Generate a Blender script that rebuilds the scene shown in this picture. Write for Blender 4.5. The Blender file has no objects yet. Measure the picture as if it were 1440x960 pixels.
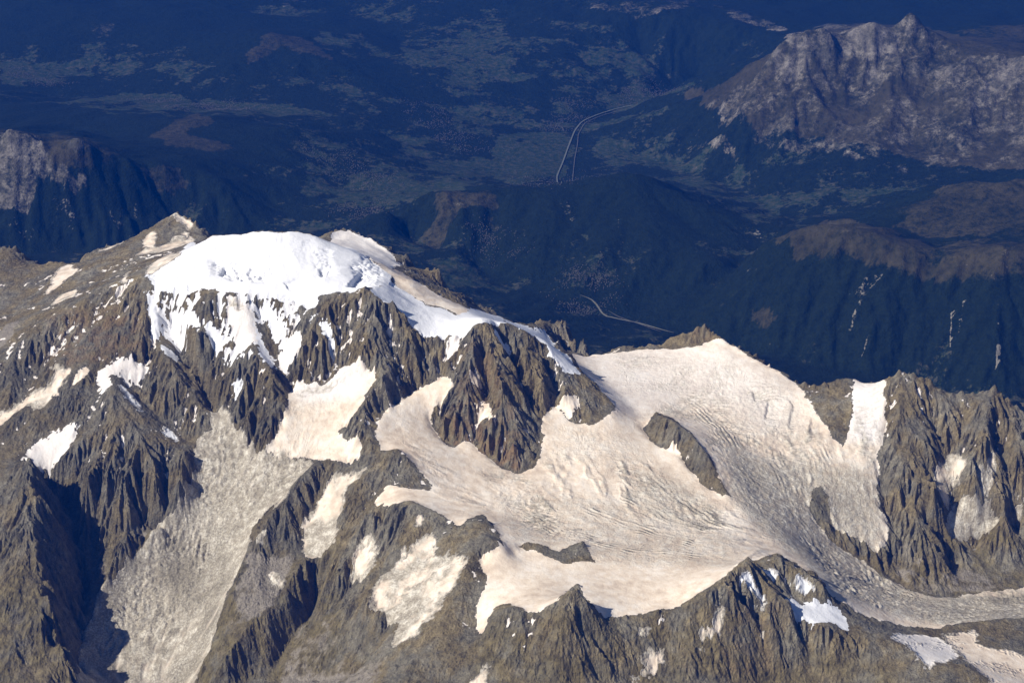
import bpy, math, random
import numpy as np
from mathutils import Vector

# ------------------------------------------------------------------ camera, sky, sun, exposure
scene = bpy.context.scene
SUN_AZ, SUN_EL = math.radians(-118), math.radians(40)      # azimuth from +Y towards +X
cam_data = bpy.data.cameras.new('camera'); cam = bpy.data.objects.new('camera', cam_data)
scene.collection.objects.link(cam); scene.camera = cam
cam.location = (0, 0, 10500); cam.rotation_euler = (math.radians(90-23.4), 0, 0)
cam_data.sensor_width = 36.0; cam_data.lens = 62.5
cam_data.clip_start = 10; cam_data.clip_end = 400000
world = bpy.data.worlds.new('World'); scene.world = world; world.use_nodes = True
wn = world.node_tree.nodes; bg = wn['Background']
sky = wn.new('ShaderNodeTexSky'); sky.sky_type = 'NISHITA'; sky.sun_disc = False
sky.sun_elevation = SUN_EL; sky.sun_rotation = SUN_AZ; sky.altitude = 4000
world.node_tree.links.new(sky.outputs[0], bg.inputs[0]); bg.inputs[1].default_value = 0.05
sun_data = bpy.data.lights.new('sun', 'SUN'); sun_data.energy = 5.0; sun_data.angle = math.radians(0.53)
sun_data.color = (1.0, 0.94, 0.84)
sun = bpy.data.objects.new('sun', sun_data); scene.collection.objects.link(sun)
sun_dir = Vector((math.sin(SUN_AZ)*math.cos(SUN_EL), math.cos(SUN_AZ)*math.cos(SUN_EL), math.sin(SUN_EL)))
sun.rotation_euler = sun_dir.to_track_quat('Z', 'Y').to_euler()
sun.location = sun_dir*30000
vs = scene.view_settings
scene.display_settings.display_device = 'sRGB'; vs.view_transform = 'Standard'; vs.look = 'None'
vs.exposure = 0.36; vs.gamma = 1.0; vs.use_curve_mapping = False
scene.cycles.max_bounces = 5; scene.cycles.diffuse_bounces = 2; scene.cycles.volume_bounces = 0
scene.cycles.use_denoising = True
try: scene.cycles.denoising_prefilter = 'ACCURATE'
except Exception: pass

# ------------------------------------------------------------------ survey data (metres, world space)
RIDGES = [
[(-6322,17700,4030),(-5399,17600,3970),(-5234,17600,3970),(-5156,17500,3904),(-5074,17450,3851),(-4928,17400,3846),(-4822,17400,3870),(-4667,17400,3854),(-4516,17400,3878),(-4394,17450,3947),(-4212,17600,3994),(-4092,17650,4024),(-3946,17700,4085),(-3791,17700,4149),(-3672,17700,4229),(-3561,17750,4322)],
[(-3561,17750,4322),(-3458,17700,4292),(-3339,17600,4248),(-3252,17500,4205),(-3177,17300,4184)],
[(-3561,17750,4322),(-3577,17500,4221),(-3575,17200,4134),(-3551,16800,4168)],
[(-3145,16050,4545),(-3044,16050,4531),(-2966,16100,4593),(-2903,16200,4629),(-2787,16200,4614),(-2593,16150,4647),(-2473,16100,4694),(-2295,16050,4712),(-2180,16050,4698),(-2036,16100,4687),(-1881,16100,4651),(-1729,16050,4582),(-1515,16000,4528),(-1385,15970,4466),(-1205,15900,4384),(-1039,15830,4338),(-867,15750,4260),(-710,15670,4175),(-539,15600,4131),(-380,15400,4141)],
[(-1953,17000,4262),(-1847,17200,4290),(-1688,17300,4277),(-1560,17250,4272),(-1441,17200,4212),(-1369,17100,4171),(-1233,17000,4116),(-1089,17000,4077),(-999,16900,3999),(-869,16900,3952),(-743,16800,3914),(-626,16700,3799),(-502,16600,3754),(-407,16500,3725),(-107,16400,3674),(93,16500,3555),(272,16500,3508),(345,16900,3402),(420,17000,3384),(516,17000,3368),(566,16900,3323),(618,16700,3289),(689,16600,3238),(794,16500,3218)],
[(-1819,17100,4226),(-1674,17100,4195),(-1526,17050,4159)],
[(-3145,16050,4545),(-3317,15920,4412),(-3404,15820,4371),(-3479,15750,4376),(-3653,15750,4311),(-3861,15750,4260),(-3960,15720,4214),(-4112,15600,4117),(-4298,15500,4049),(-4483,15400,3967),(-4635,15300,3879),(-4775,15150,3763),(-5285,15000,3577)],
[(-4424,16600,3939),(-4645,16300,3868),(-4856,16000,3803),(-5258,15900,3695)],
[(-3692,16600,4168),(-4057,16600,4053),(-4252,16500,4016)],
[(-5231,16900,3820),(-4941,16600,3785),(-4922,16100,3761)],
[(-2844,15820,4429),(-2703,15780,4423),(-2530,15750,4434)],
[(-2570,15850,4562),(-2424,15750,4506),(-2144,15650,4494),(-1875,15650,4516),(-1598,15550,4511)],
[(-2895,15500,4431),(-2589,15450,4422),(-2350,15400,4413),(-2110,15330,4412),(-1843,15300,4417),(-1579,15300,4438)],
[(-3283,15600,4370),(-3066,15500,4359),(-2841,15350,4376)],
[(-2712,15250,4402),(-2429,15250,4409),(-2162,15200,4379),(-1965,15180,4345),(-1783,15200,4365),(-1591,15200,4408),(-1438,15170,4413),(-1349,15150,4491),(-1233,15050,4412),(-1082,15000,4362),(-991,14950,4264),(-830,14900,4123),(-668,14900,4088),(-551,14900,4109),(-420,14850,4109),(-368,14850,4200),(-239,14870,4255)],
[(-1070,15550,4318),(-964,15400,4234),(-792,15250,4188),(-591,15150,4173),(-456,15000,4186)],
[(-1189,15850,4345),(-1192,15400,4399),(-1277,15220,4456)],
[(-522,15020,4128),(-423,15000,4236),(-278,14970,4353),(-175,15000,4278),(-85,15020,4213),(33,15030,4159),(144,15050,4116),(249,15070,4079),(328,15050,4037),(373,15000,3988),(444,14950,3910),(510,14930,3847),(621,14880,3762),(685,14830,3713),(781,14750,3635),(944,14500,3574)],
[(-3479,15750,4376),(-3309,15350,4147),(-3320,15200,3994),(-3259,15100,3951),(-3112,14850,3840),(-2996,14700,3737),(-2862,14550,3643),(-2699,14420,3563)],
[(-3223,15450,4106),(-3168,15330,3939),(-2962,15000,3722),(-2801,14750,3585),(-2665,14500,3489)],
[(-3122,15400,4270),(-2989,15150,4159),(-2881,14930,3968),(-2734,14700,3787),(-2598,14500,3631),(-2484,14320,3505)],
[(-2698,15200,4209),(-2598,14850,3932),(-2471,14550,3714),(-2391,14350,3526)],
[(-2455,15150,4301),(-2396,15000,4186),(-2270,14700,3999),(-2167,14500,3878),(-2114,14250,3715),(-2127,14030,3543),(-2219,13900,3385)],
[(-2336,15200,4209),(-2180,14880,3919),(-2063,14650,3774),(-1972,14500,3695)],
[(-1971,15080,4259),(-1980,14920,4114),(-1991,14780,3963),(-1941,14620,3823)],
[(-1777,15120,4313),(-1761,14800,4095),(-1732,14620,3894),(-1717,14550,3785)],
[(-1565,15100,4356),(-1564,14850,4144),(-1600,14580,3912)],
[(-1348,15120,4454),(-1387,14850,4214),(-1408,14620,3999)],
[(-1944,14420,3704),(-1856,14520,3763),(-1694,14500,3773),(-1535,14550,3855),(-1408,14580,3898),(-1274,14480,3852)],
[(-1082,15000,4362),(-1055,14920,4220),(-1034,14850,4123),(-1077,14660,4016),(-1111,14450,3922),(-1180,14330,3879),(-1286,14200,3822),(-1330,14100,3765),(-1368,14000,3710),(-1268,13870,3622),(-1167,13720,3546),(-1069,13650,3581),(-986,13600,3627),(-816,13450,3527),(-636,13280,3399)],
[(-829,14860,4084),(-837,14700,3928),(-847,14570,3775),(-877,14520,3735),(-986,14380,3702),(-1106,14270,3684),(-1178,14200,3669)],
[(-616,14870,4065),(-632,14720,3919),(-642,14600,3797)],
[(-1773,14300,3691),(-1589,14380,3723),(-1401,14450,3796)],
[(-2008,14100,3578),(-1821,14080,3518),(-1569,14100,3578),(-1403,14000,3592)],
[(-1994,13900,3399),(-1743,13900,3434),(-1492,13880,3444)],
[(-766,14450,3725),(-918,14280,3665),(-1033,14070,3593),(-1064,13850,3549)],
[(-685,13950,3513),(-613,13650,3458),(-424,13420,3372),(-179,13150,3314),(59,12930,3267)],
[(-986,13600,3627),(-1104,13680,3511),(-1324,13720,3449),(-1544,13750,3406),(-1692,13750,3406),(-1839,13600,3332),(-2032,13350,3170),(-2160,13100,3000),(-2232,12900,2842),(-2323,12650,2719)],
[(-739,14330,3536),(-697,14220,3484),(-546,14030,3410),(-415,14080,3476),(-282,13980,3407),(-124,13820,3349),(56,13700,3321),(185,13740,3356),(249,13900,3399),(273,14250,3490),(321,14500,3560),(417,14480,3556),(561,14330,3500),(731,14280,3504),(942,14450,3570)],
[(-239,14870,4255),(-192,14600,4043),(-126,14300,3831),(-50,14050,3602),(43,13760,3366)],
[(-368,14850,4200),(-333,14680,4078),(-414,14450,3831),(-518,14250,3645),(-599,14130,3493)],
[(-284,14780,3963),(-192,14500,3773),(-114,14220,3589)],
[(-163,15020,4142),(-32,14830,3941),(115,14550,3749),(222,14300,3550)],
[(-130,14930,4159),(-51,14620,3964),(51,14350,3737),(138,14050,3533)],
[(65,15020,4142),(181,14760,3972),(288,14500,3773),(352,14480,3619)],
[(314,15030,4032),(415,14760,3830),(493,14500,3667),(549,14360,3535)],
[(620,14860,3749),(742,14600,3620),(800,14420,3528)],
[(229,15050,4023),(339,14850,3790),(419,14600,3620)],
[(554,15850,3505),(744,15900,3476),(990,15950,3484),(1367,15980,3524),(1568,15970,3536),(1739,15950,3583),(1946,15950,3613),(2028,15900,3680),(2143,15800,3640),(2307,15600,3578),(2473,15500,3556),(2611,15350,3505),(2687,15250,3454)],
[(992,16000,3477),(1184,16050,3501),(1492,16050,3509),(1583,16020,3613),(1760,16000,3682),(1881,16000,3780),(1959,15980,3691),(2028,15900,3680)],
[(684,15600,3488),(870,15200,3485),(1055,14900,3442),(1166,14580,3414)],
[(1219,15400,3467),(1550,15300,3439),(1887,15300,3439),(2278,15200,3448)],
[(1581,14850,3356),(1966,14750,3332),(2359,14750,3332),(2627,14780,3317)],
[(439,14050,3463),(754,14050,3428),(1063,13950,3373)],
[(367,13550,3303),(789,13420,3304),(1277,13450,3288),(1588,13500,3261)],
[(59,12930,3267),(469,12850,3278),(939,12850,3244),(1414,12900,3216),(1899,13000,3194)],
[(0,12300,3264),(223,12100,3317),(729,12150,3288),(1289,12150,3288),(1643,12300,3264)],
[(108,11600,3365),(325,11650,3366),(703,11620,3303),(977,11650,3271),(1252,11700,3272)],
[(2147,14620,3323),(2145,14050,3251),(2149,13550,3165),(2229,13200,3081),(2377,12950,3018)],
[(2664,14600,3332),(2747,14250,3220),(2971,14000,3064),(3106,13800,2887),(3210,13620,2738)],
[(3177,15000,3504),(3141,14550,3357),(3137,14200,3174),(3199,13900,2975),(3251,13680,2754)],
[(2483,13200,2874),(2736,13200,2734),(2981,13150,2589),(3281,13070,2461),(3696,13000,2399),(4422,13200,2345),(4946,13300,2320)],
[(2671,13600,2821),(2879,13480,2677),(3153,13400,2545),(3441,13250,2436),(3817,13250,2365),(4476,13420,2376)],
[(1207,14420,3406),(1297,14400,3566),(1410,14300,3557),(1566,14050,3533),(1699,13780,3460),(1831,13400,3301)],
[(1187,14400,3388),(1357,14100,3353),(1531,13920,3318),(1710,13500,3261),(1808,13400,3266)],
[(51,12400,3349),(193,12400,3362),(357,12350,3319),(443,12380,3335),(564,12420,3364),(660,12250,3300)],
[(2666,13950,3055),(2737,13930,3087),(2750,13780,3005),(2758,13580,2868)],
[(2687,15250,3454),(2760,15250,3469),(2886,15200,3477),(3025,15170,3521),(3138,15150,3574),(3315,15120,3544),(3371,15100,3538),(3468,15050,3612),(3583,15000,3708),(3709,14970,3692),(3864,14950,3607),(4006,14900,3522),(4149,14900,3536),(4329,14900,3522),(4452,14900,3601),(4584,14850,3480),(4727,14800,3373),(5138,14800,3234)],
[(3105,15050,3517),(3045,14720,3382),(2975,14400,3237)],
[(3583,15000,3708),(3520,14670,3515),(3492,14320,3256),(3427,13980,3003),(3514,13750,2772),(3604,13480,2534)],
[(3709,14970,3692),(3728,14620,3467),(3737,14250,3220),(3743,13980,3003),(3704,13770,2797),(3711,13550,2614)],
[(3375,14580,3342),(3293,14280,3169),(3261,13850,2874),(3329,13700,2764)],
[(3912,14650,3308),(3911,14420,3133),(3952,14320,3003),(3954,14120,2856),(4005,13930,2671)],
[(4110,14880,3488),(4094,14600,3332),(4041,14450,3190)],
[(4452,14900,3601),(4317,14520,3372),(4125,14220,3164),(4153,13980,2953)],
[(4584,14850,3480),(4525,14380,3153),(4388,13950,2819)],
[(4425,14620,3323),(4347,14320,3112),(4303,14070,2883)],
[(3870,13850,2571),(4146,13950,2587),(4345,14000,2632),(4689,14100,2649)],
[(3814,13550,2456),(4267,13600,2427),(4606,13700,2440)],
[(-3610,14650,3774),(-3743,14520,3636),(-3888,14400,3523),(-3932,14200,3388),(-3975,14050,3251)],
[(-3610,14650,3774),(-3419,14420,3598),(-3130,14170,3438),(-2922,14020,3337),(-2827,13900,3244)],
[(-3561,14850,3682),(-3370,14650,3560),(-3109,14400,3431),(-2910,14220,3363),(-2806,14300,3394)],
[(-3610,14650,3774),(-3508,14200,3529),(-3427,13850,3285),(-3340,13600,2997),(-3382,13400,2758)],
[(-2825,13880,3234),(-2876,13750,3092),(-3161,13500,2828),(-3385,13250,2592),(-3531,13120,2501),(-3623,12920,2343),(-3593,12350,2085)],
[(-4673,14620,3431),(-4460,14720,3527),(-4217,14750,3621),(-4067,14800,3741),(-3901,14800,3777)],
[(-5043,14500,3309),(-4671,14600,3405)],
[(-3763,14720,3671),(-3706,14800,3777),(-3524,14870,3781),(-3365,14900,3803)],
[(-4484,15000,3650),(-4233,14980,3803),(-3930,14950,3816),(-3603,14980,3875),(-3380,15000,3844)],
[(-4395,15280,3888),(-4386,15000,3650)],
[(-4631,14450,3406),(-4384,14550,3536),(-4230,14400,3431),(-3981,14450,3477)],
[(-4409,14050,3322),(-4177,14120,3286),(-4028,14200,3388)],
[(-4027,14000,3242),(-3975,14050,3251),(-3841,13950,3232),(-3676,13750,3056),(-3567,13650,2920),(-3489,13470,2753)],
[(-4833,13700,3154),(-4464,13720,3178),(-4345,13750,3364),(-4186,13720,3456),(-4079,13420,3304),(-3979,12980,3001),(-3917,12750,2829),(-3802,12550,2679),(-3535,12000,2337)],
[(-4084,14000,2993),(-3851,13720,2789),(-3673,13380,2557),(-3672,13100,2372),(-3607,12550,2161),(-3594,12350,2071)],
[(-4919,13000,2783),(-4362,12950,2813)],
[(-4677,12000,2324),(-4090,11950,2358),(-3806,11950,2358)],
[(-2623,14400,3502),(-2510,14250,3433),(-2388,14020,3337)],
[(-2781,14100,3296),(-2447,13950,3232),(-2056,13850,3285)],
[(-2866,13900,2975),(-2641,13880,2986),(-2227,13650,3111)],
[(-3119,13620,2703),(-2803,13600,2714),(-2370,13450,2835)],
[(-3373,13220,2440),(-3001,13200,2452),(-2487,13100,2584)],
[(-3505,12880,2227),(-3135,12850,2246),(-2632,12750,2310)],
[(-3563,12400,2086),(-3134,12450,2052),(-2650,12400,2086)],
[(-1671,12950,2868),(-1776,12870,2860),(-1899,12550,2713),(-2085,12480,2675),(-2248,12250,2530),(-2398,12050,2412)],
[(-1616,12850,2527),(-1766,12550,2439),(-1943,12250,2291)],
[(-1660,13620,3266),(-1703,13350,3066),(-1746,13100,2863)],
[(-1063,13520,3491),(-1168,13220,3343),(-1303,12980,3205),(-1400,12800,3037),(-1509,12620,2840),(-1629,12450,2640)],
[(-1155,13050,3368),(-1003,13000,3416),(-851,12950,3476),(-654,12850,3438),(-427,12650,3397),(-282,12650,3476),(-148,12500,3455),(-227,12400,3453),(-299,12320,3421),(-186,12320,3479),(-67,12220,3453),(51,12380,3361)],
[(-952,13150,3449),(-712,13100,3408),(-471,12950,3356)],
[(-851,12950,3476),(-843,12720,3318),(-935,12450,3176),(-1104,12200,3062),(-1170,12080,3005)],
[(-1209,12850,3076),(-1252,12600,2953),(-1388,12420,2794)],
[(-693,12600,3287),(-709,12300,3198),(-812,12050,3088),(-912,11800,2985),(-956,11600,2921)],
[(-299,12320,3421),(-361,12050,3347),(-426,11720,3228),(-583,11500,3113),(-736,11280,3004),(-846,11120,2911)],
[(-214,12200,3323),(-198,11850,3275),(-247,11450,3133)],
[(-1428,12150,2629),(-1057,11800,2758),(-1226,11750,2560),(-1713,12020,2331)],
[(-2246,12120,2263),(-1836,12080,2290)],
[(-160,11420,3290),(-42,11380,3427),(90,11360,3390),(201,11360,3402),(333,11360,3470),(423,11380,3550),(487,11420,3587),(558,11420,3457),(695,11450,3296),(810,11480,3265),(967,11500,3264),(1102,11530,3296),(1260,11550,3283),(1373,11580,3371),(1498,11620,3434),(1655,11750,3487),(1821,11920,3519),(1875,11880,3435),(1957,11720,3272),(2139,11700,3190),(2300,11650,3113),(2437,11650,3100),(2545,11620,3043),(2667,11650,3023),(2767,11620,2991),(2891,11600,2972),(3017,11550,2966),(3083,11420,2962),(3140,11250,2886),(3257,11300,2947),(3388,11300,2972),(3479,11200,2951),(3559,11150,2928),(3845,11050,2877)],
[(1821,11920,3519),(1936,12100,3349),(2077,12150,3423),(2236,12100,3362),(2411,12000,3261),(2553,11960,3124),(2723,11950,2994),(2901,12000,2911),(3088,12050,2806),(3357,12100,2761),(3561,12150,2769),(3909,12300,2734),(4268,12350,2730)],
[(2022,11980,3312),(2152,11880,3225),(2370,11820,3115),(2566,11800,3037)],
[(3077,11920,2824),(3294,11880,2804),(3512,11850,2790),(3900,11820,2744)],
[(3344,11620,2843),(3732,11600,2759),(3973,11550,2696)],
[(-157,11000,3067),(104,10970,3057),(416,10950,3052),(951,11120,2936),(1483,11150,2916),(2046,11330,2793),(2584,11330,2793),(2931,11200,2837)],
[(487,11420,3587),(420,11200,3367),(364,10950,3039)],
[(1498,11620,3434),(1417,11400,3178),(1269,11120,2923)],
[(-368,11050,2971),(-633,11100,2924)],
[(-4547,11550,2288),(-3992,11550,2288),(-3467,11650,2217),(-3284,12000,1968),(-3016,12080,1911),(-2603,12050,1932),(-2256,11750,2146)],
[(-6411,17950,3790),(-5476,17850,3730),(-5308,17850,3730),(-5230,17750,3664),(-5147,17700,3611),(-4999,17650,3606),(-4891,17650,3630),(-4734,17650,3614),(-4581,17650,3638),(-4457,17700,3707),(-4272,17850,3754),(-4150,17900,3784),(-4002,17950,3845),(-3845,17950,3909),(-3724,17950,3989),(-3611,18000,4082)],
[(-6590,18450,3350),(-5457,18350,3290),(-5292,18200,3171),(-5030,18150,3190),(-4711,18150,3198),(-4391,18350,3314),(-4113,18450,3405),(-3828,18450,3549)],
[(-6893,19300,2800),(-5710,19200,2740),(-5539,19050,2621),(-5265,19000,2640),(-4931,19000,2648),(-4595,19200,2764),(-4303,19300,2855),(-4004,19300,2999)],
[(-7286,20400,2180),(-6037,20300,2120),(-5859,20150,2001),(-5570,20100,2020),(-5217,20100,2028),(-4858,20300,2144),(-4548,20400,2235),(-4232,20400,2379)],
[(-3611,18000,4082),(-3507,17950,4052),(-3386,17850,4008),(-3298,17750,3965),(-3223,17550,3944)],
[(-3711,18500,3642),(-3481,18350,3568),(-3315,18050,3504)],
[(-3882,19350,3092),(-3643,19200,3018),(-3471,18900,2954)],
[(-4103,20450,2472),(-3851,20300,2398),(-3673,20000,2334)],
[(-2039,17750,3582),(-1761,18050,3597),(-1504,17950,3532),(-1287,17750,3436),(-1043,17650,3319),(-776,17550,3234),(-525,17350,3074),(-112,17150,2994),(284,17250,2828),(439,17750,2704),(591,17650,2643),(720,17350,2558)],
[(-2137,18600,3032),(-1844,18900,3047),(-1575,18800,2982),(-1349,18600,2886),(-1094,18500,2769),(-814,18400,2684),(-550,18200,2524),(-117,18000,2444),(298,18100,2278),(460,18600,2154),(620,18500,2093),(755,18200,2008)],
[(-2263,19700,2412),(-1951,20000,2427),(-1667,19900,2362),(-1429,19700,2266),(-1159,19600,2149),(-862,19500,2064),(-584,19300,1904),(-125,19100,1824),(317,19200,1658),(487,19700,1534),(656,19600,1473),(801,19300,1388)],
[(563,16100,3265),(758,16200,3213),(1008,16250,3237),(1202,16300,3261),(1515,16300,3269),(1608,16270,3373),(1788,16250,3442),(1910,16250,3540),(1990,16230,3451),(2060,16150,3440),(2177,16050,3400),(2344,15850,3338),(2513,15750,3316),(2654,15600,3265),(2731,15500,3214)],
[(580,16600,2825),(1038,16750,2797),(1562,16800,2829),(1842,16750,3002),(2051,16730,3011),(2245,16550,2960),(2593,16250,2876),(2819,16000,2774)],
[(610,17450,2275),(1091,17600,2247),(1641,17650,2279),(1936,17600,2452),(2155,17580,2461),(2360,17400,2410),(2728,17100,2326),(2969,16850,2224)],
[(648,18550,1655),(1159,18700,1627),(1743,18750,1659),(2057,18700,1832),(2290,18680,1841),(2509,18500,1790),(2904,18200,1706),(3163,17950,1604)],
[(2731,15500,3214),(2805,15500,3229),(2933,15450,3237),(3075,15420,3281),(3190,15400,3334),(3370,15370,3304),(3427,15350,3298),(3526,15300,3372),(3643,15250,3468),(3771,15220,3452),(3929,15200,3367),(4073,15150,3282),(4219,15150,3296),(4402,15150,3282),(4527,15150,3361),(4661,15100,3240),(4807,15050,3133),(5225,15050,2994)],
[(2819,16000,2774),(3028,15950,2797),(3293,15900,2894),(3538,15850,2858),(3762,15750,3028),(4058,15700,2927),(4358,15650,2856),(4676,15650,2921),(4967,15550,2693)],
[(2969,16850,2224),(3190,16800,2247),(3469,16750,2344),(3728,16700,2308),(3965,16600,2478),(4278,16550,2377),(4595,16500,2306),(4930,16500,2371),(5238,16400,2143)],
[(3163,17950,1604),(3399,17900,1627),(3697,17850,1724),(3974,17800,1688),(4228,17700,1858),(4562,17650,1757),(4901,17600,1686),(5259,17600,1751),(5589,17500,1523)]]
FAR_RIDGES = [
[(-2383,25600,1487),(-1740,25800,1681),(-1093,26000,1751),(-218,26000,1820),(440,26200,1788),(713,26100,1763),(1100,26200,1822),(1433,26300,1905),(1762,26300,1939),(2292,26000,1866),(3026,25600,1635),(3505,25000,1417),(3774,24600,1362)],
[(-1093,26000,1751),(-848,25000,1530),(-628,24500,1266)],
[(1762,26300,1939),(1482,25000,1642),(1334,24000,1345)],
[(-206,24000,1014),(698,23100,1155),(1284,22800,1010),(2182,22300,998),(3557,21400,1035),(5237,20500,1039),(6357,19950,1020),(7618,19500,1071)],
[(-206,24000,1014),(-854,25000,1077),(-1760,25900,1090),(-2657,26100,1135),(-4087,26000,1054),(-5647,25500,1063),(-7688,25000,1054),(-9758,24800,1039)],
[(3774,24600,1362),(3490,24000,1345),(2573,22900,1129)],
[(995,29600,644),(1043,31200,549),(1461,33600,583),(2610,35200,561),(3927,36800,467)],
[(0,30000,669),(-263,31600,628),(-1017,30400,738),(-2095,31500,864)],
[(548,33000,547),(-278,33600,655),(-1645,33200,914)],
[(2253,31800,565),(2970,30900,618),(4012,28900,749),(4332,26900,909)],
[(4332,26900,909),(4944,27200,984),(5529,27300,1071),(6723,27600,1310),(8443,28000,1386),(10376,28200,1444)],
[(3097,35000,691),(3462,34400,1034),(4162,32800,1791),(4718,31700,2388),(4865,31700,2519),(5037,31800,2691),(5434,31900,2772),(5771,32000,2813),(6038,32000,2708),(6585,32200,2831),(6834,32100,2737),(7097,32000,2629),(7218,32200,2897),(7330,32200,2950),(7473,32200,2818),(7763,32000,2734),(8073,31800,2678),(8227,31500,2622),(8615,31100,2619),(9098,31000,2593),(11066,30800,2515)],
[(4162,32800,1791),(3717,32200,1339),(3153,31600,833)],
[(4731,31800,2389),(4566,31300,1861),(4037,30400,1331)],
[(5008,31300,1993),(5528,30400,1657),(6307,29800,1512),(6996,29500,1412)],
[(6865,31800,2455),(6302,31400,2097),(5870,31000,1812)],
[(7765,31800,2520),(7285,31200,2151),(6916,30500,1823),(7433,29900,1611)],
[(8607,31000,2464),(7974,30900,2231),(7758,30400,1981),(8361,29700,1734),(8800,29500,1730)],
[(7359,28900,1346),(8096,28500,1410)],
[(5051,25300,1308),(5250,24800,1713),(5459,24400,2051),(5957,24400,2235),(6586,24500,2342),(7396,24500,2450),(9030,24500,2525)],
[(5614,23600,1926),(6047,22900,2025),(7041,23000,2092),(8598,23000,2144)],
[(1690,23000,1067),(2113,23400,1229),(2824,23600,1551),(3315,23600,1798),(3593,23500,1984),(3836,23200,2197),(4091,23000,2341),(4296,22800,2422),(4672,22500,2478),(5101,22200,2334),(5494,21800,2263),(6042,21800,2363),(6317,21800,2402),(6662,21700,2400),(8065,21500,2494)],
[(4296,22800,2422),(3921,22400,2057),(3495,21900,1641)],
[(4672,22500,2478),(4686,21800,1883),(4544,21100,1469)],
[(5494,21800,2263),(5476,21300,1784),(5264,20750,1323)],
[(6317,21800,2402),(6123,21150,1845),(5895,20350,1305)],
[(-10233,26800,2417),(-8585,26500,2451),(-7865,26300,2511),(-7529,26300,2591),(-7188,26200,2485),(-6669,26300,2455),(-6511,26600,2500),(-6097,26600,2190),(-5383,26800,1835),(-4425,27000,1474),(-3398,26800,1124)],
[(-8473,25700,1509),(-7821,25700,1509),(-7160,25600,1372),(-6621,25600,1338),(-5934,26000,1404),(-5214,26200,1217)],
[(-6097,26600,2190),(-6257,26100,1717),(-6512,25600,1338)],
[(-7718,28200,2056),(-6096,28200,1873),(-4909,28000,1631),(-3756,28000,1325),(-2609,28200,1011)],
[(-9484,32000,1532),(-8395,30800,1607),(-7107,29000,1691)],
[(-6620,29600,1725),(-5490,30200,1741),(-4747,30200,1651),(-3710,29800,1512),(-2484,29800,1190),(-1500,29900,898)],
[(-9066,33400,1210),(-7462,33600,1155),(-5865,33100,1126),(-4280,32400,1172),(-3177,32000,1124),(-2153,32500,907)],
[(-10436,35500,1297),(-8925,35200,1228),(-7296,34200,1204)],
[(-4999,36200,1596),(-5309,35200,1521),(-5918,34400,1295)],
[(-4999,36200,1596),(-3877,35200,1448),(-2823,34400,1150)],
[(-7125,37400,1501),(-6304,37000,1521),(-4999,36200,1596),(-4165,36600,1437)],
[(-12910,39000,1515),(-9584,38200,1465),(-7125,37400,1501)],
[(-2470,38000,1122),(-1182,36200,1116),(-286,34800,895)],
[(-306,37600,1220),(1189,36400,1064),(2350,35800,770)],
[(-4053,42000,1250),(-2642,41000,1304),(-1615,40000,1284),(-326,40500,1416),(1287,40000,1690),(2534,39300,1605),(3537,38000,1512),(4396,37400,1501),(5673,36800,1570)],
[(6136,40000,1284),(8545,40000,1447),(11063,38000,1590),(13521,38000,1590)],
[(8551,34500,1986),(9497,35000,2150),(10203,35000,2179),(12137,34000,2249)]]
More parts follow.
